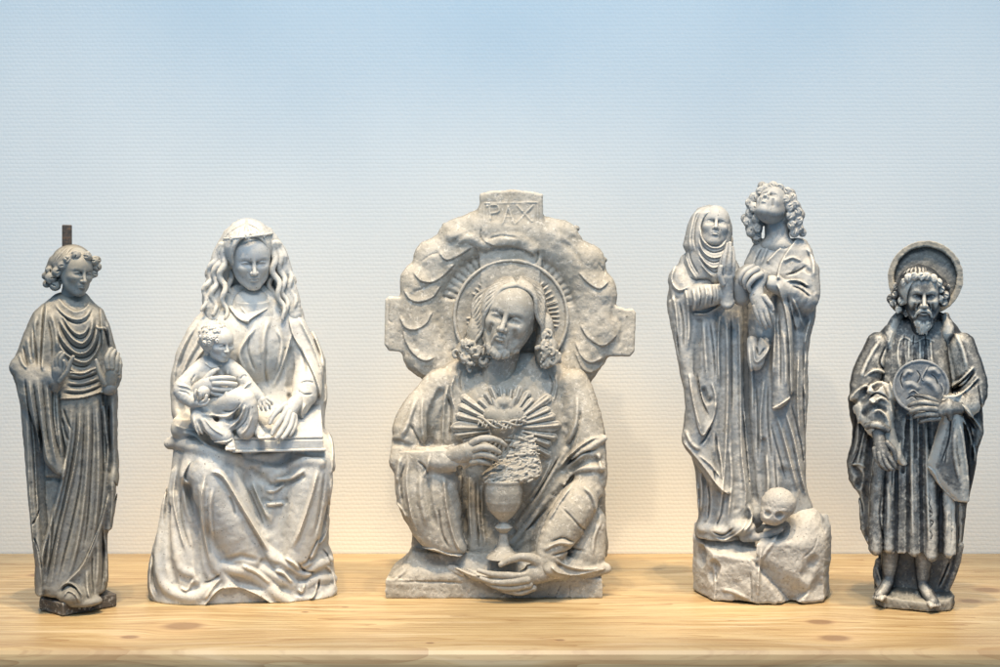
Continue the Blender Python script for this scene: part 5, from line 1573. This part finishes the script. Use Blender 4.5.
    m.draw('''
R 2.6 3: 862,378 874,370 884,372 892,384 896,400
r 3 2.4: 880,340 868,360 860,380
g 2 2.4: 886,345 880,362 886,372
R 2.4 3: 848,402 858,390 870,382
R 2.4 3: 872,402 882,396 890,402 894,420
R 2.2 2.6: 872,412 880,408 888,416 890,430
g 2 2.6: 868,398 878,392 888,398 892,410
R 2.2 2.4: 862,405 858,425 856,445 850,462
g 2 2.4: 856,410 854,430 852,448
R 2.2 2.4: 866,425 860,450 856,470
g 1.8 2: 862,430 858,452 850,470
R 2.2 2.6: 894,400 900,425 901,450 900,462
R 2 2: 849,468 858,466 866,470
g 2 2: 852,490 860,505 862,520
r 3 2.4: 954,330 962,350 966,368
R 2.4 3: 948,388 960,378 974,364
R 2.4 3: 952,394 964,388 978,374
g 2 2.8: 950,391 962,384 974,370
R 2.2 2.8: 958,398 968,410 978,424 982,432
g 2 2.8: 956,404 966,416 976,430
R 2.2 2.6: 960,410 968,430 974,450 975,466
g 2 2.6: 968,420 972,440 972,462
R 2.4 2.6: 957,412 962,440 966,470 967,496
g 2 2: 950,410 948,435 940,460
r 3 1.8: 954,420 954,450 960,480
g 1.6 1.4: 946,440 944,460
S 1.8 2 .05: 941,396 943,410 942,420
s 2 2 .05: 927,462 934,468 941,482 956,497
g 2 2: 976,380 979,400 980,420
R 2 2: 961,520 960,535 958,548
g 1.6 2: 898,330 893,345 898,362
r 2 1.4: 893,330 888,345
''')
    m.relief(.7, 7)
    S.add('mantle', m, M_PAUL)
    # halo: round dish behind the head
    hl = Vol(880, 972, 232, 322, -40, 8, .6)
    R, X, Y, Z = hl.sl((880, 232, -40), (972, 322, 8))
    rr = np.sqrt((X - 925.3) ** 2 + ((Y - 277.5) * 1.02) ** 2)
    zc = -18 + .10 * (Y - 277)
    hl.put(R, np.maximum(rr - 38, np.abs(Z - zc) - 7), 1)
    d = np.sqrt(np.maximum(rr - 31.5, 0) ** 2 + np.maximum(zc - Z + .5, 0) ** 2) + np.minimum(np.maximum(rr - 31.5, zc - Z + .5), 0)
    hl.put(R, d, 2.5, 's')
    hl.relief(.7, 5)
    S.add('halo', hl, M_HALO)
    # head
    hv = head_vol(.0115, kind='m', eyes='open', neck=.35, neckr=.2, ears=False, nose=1.1)
    g = np.random.default_rng(21)
    for i in range(95):
        a = g.uniform(-1, 1); x = a * .23; y = -.30 - .16 * (1 - a * a) + g.uniform(-.03, .05); z = .29 - .28 * a * a + g.uniform(0, .04)
        dx = g.uniform(-.03, .03)
        hv.chain([(x, y, z, .026), (x + dx, y - .05, z + .03, .024), (x * .85 - dx, y - .11, z + .025, .018), (x * .65 + dx, y - .19, z + .01, .010)], k=.008, step=.02)
    for s in (-1, 1):
        for q in range(3):
            hv.chain([(s * .012, -.222 - q * .012, .40, .014), (s * .07, -.235 - q * .014, .395, .020), (s * .125, -.285 - q * .01, .345, .018), (s * (.14 + q * .01), -.36, .31, .012)], k=.01, step=.02)
        hv.chain([(s * .255, -.10, .14, .035), (s * .24, -.25, .17, .035), (s * .18, -.36, .23, .035)], k=.02, step=.04)
        hv.chain([(s * .05, .055, .37, .018), (s * .13, .10, .355, .028), (s * .22, .06, .27, .018)], k=.03, step=.03)
        hv.chain([(s * .085, -.13, .35, .012), (s * .12, -.2, .33, .012)], k=.04, op='s', step=.03)
    hv.chain([(-.045, -.283, .40, .016), (.045, -.283, .40, .016)], k=.01, op='s', step=.02)
    S.add('head', hv, M_PAUL, xf=head_xf(922.5, 295, 12, 57, 4, -4, 1, .93))
    hr = Vol(886, 954, 258, 324, -26, 48, .45)
    hr.ell((919.5, 288, 5), (24, 23, 29), k=0)
    hr.ell((922.5, 303, 32), (16, 24.5, 28), k=2, op='s')
    hr.chain([(900, 290, 4, 7), (897, 302, 4, 8), (903, 309, 6, 5)], k=3); hr.chain([(941, 284, 4, 6), (944, 297, 4, 6.5), (942, 303, 6, 4)], k=3)
    for x, y, z in ((897, 287, 10), (895, 295, 10), (894, 303, 8), (899, 309, 10), (902, 301, 14), (904, 291, 18), (905, 283, 22), (909, 278, 27), (915, 277, 30), (921, 276.5, 31), (927, 277, 30), (933, 279, 26), (938, 283, 20), (941, 289, 16), (945, 295, 12), (944, 303, 11), (939, 299, 15), (946, 287, 6), (890, 299, 4), (906, 312, 6)):
        z += 3; r = g.uniform(3.2, 4.2); hr.ell((x, y, z), (r, r * 1.1, r), k=2); curl(hr, x, y, z + r * .65, 3.0, g.uniform(0, 6.28), th=1.3)
    for i in range(11):
        a = -1.3 + i * .26
        wavy(hr, [(919, 266, 6), (919 + 14 * math.sin(a), 270 + 2 * abs(a), 16 + 8 * math.cos(a)), (919.5 + 21 * math.sin(a), 279 + 2 * abs(a), 8 + 22 * math.cos(a))], 1.8, .7, 1.5, i, k=1.)
    hr.relief(.3, 4)
    S.add('hair', hr, M_PAUL)
    # plate with a relief
    p = Vol(888, 954, 352, 416, 14, 50, .5)
    R, X, Y, Z = p.sl((888, 352, 14), (954, 416, 50))
    x, y = (X - 920.8) / 1.06, Y - 384.5; rr = np.sqrt(x * x + y * y)
    zc = 32 - .16 * (X - 920) * .4 + .06 * y
    p.put(R, np.maximum(rr - 26, np.abs(Z - zc) - 2.6), 0)
    p.put(R, np.sqrt((rr - 25) ** 2 + (Z - zc - 2.2) ** 2) - 1.3, 1)
    p.draw('''
r 5 2.6 .3: 921,378 930,380 936,388 934,396
r 3.6 2 .2: 926,370 934,368 940,374
R 1.6 1.8: 928,364 922,376 926,380
r 3 1.8: 903,376 908,370 914,372
r 4 1.8: 904,384 912,382 920,388
g 1.2 1.6: 916,368 920,374 917,382
g 1.2 1.6: 904,370 901,378 904,388
g 1.2 1.4: 930,372 935,376 938,384
g 1.4 1.6: 926,392 932,398 938,398
R 1.4 1.4: 908,392 914,388 920,394
g 1 1.2: 906,398 912,394 918,398
R 1.4 1.4: 940,380 943,388 941,396
''')
    p.relief(.35, 5)
    S.add('plate', p, M_PLATE)
    # hands
    h = Vol(896, 966, 382, 434, 16, 68, .42)
    h.chain([(956, 404, 34, 8), (946, 404, 40, 7.5), (938, 406, 43, 7.5)], k=2, flat=.8)
    fingers(h, ['936,401,46,3 926,399,48,2.7 916,400,46,2.3 909,403,43,1.8', '935,405,47,3.1 925,404.5,49,2.7 916,406,47,2.3 911,409,44,1.8', '936,410,46,3 927,410,48,2.6 919,411.5,46,2.2 914,414,43,1.7', '938,414,44,2.8 930,415,46,2.4 923,417,44,2 919,419,42,1.6', '938,399,44,2.8 930,395,46,2.4 922,393,44,1.9 916,393,42,1.6'])
    h.chain([(949, 394, 36, 3), (947, 403, 44, 3), (949, 414, 38, 3)], k=2)
    h.relief(.3, 4)
    S.add('hand', h, M_PAUL)
    h = Vol(858, 908, 416, 476, 10, 64, .42)
    h.chain([(868, 424, 34, 3.6), (878, 422, 39, 3.6), (888, 427, 35, 3.6)], k=2)
    h.chain([(877, 424, 32, 7), (880, 436, 36, 6.5), (882, 446, 39, 8), (884, 452, 40, 7.5)], k=2.5, flat=.75)
    fingers(h, ['876,446,41,3 877,454,42,2.7 881,461,42,2.3 885,465,40,1.8', '880,450,43,3 882,458,44,2.7 886,464,43,2.3 890,466,41,1.8', '884,452,43,3 887,459,44,2.6 891,464,43,2.2 894,465,41,1.8', '888,450,42,2.8 892,456,43,2.5 895,461,42,2.1 896,464,40,1.7', '888,440,40,3.2 894,446,42,2.8 896,453,42,2.4 896,458,41,1.9'])
    h.relief(.3, 4)
    S.add('hand', h, M_PAUL)
build_angel()
build_madonna()
build_christ()
build_pair()
build_apostle()
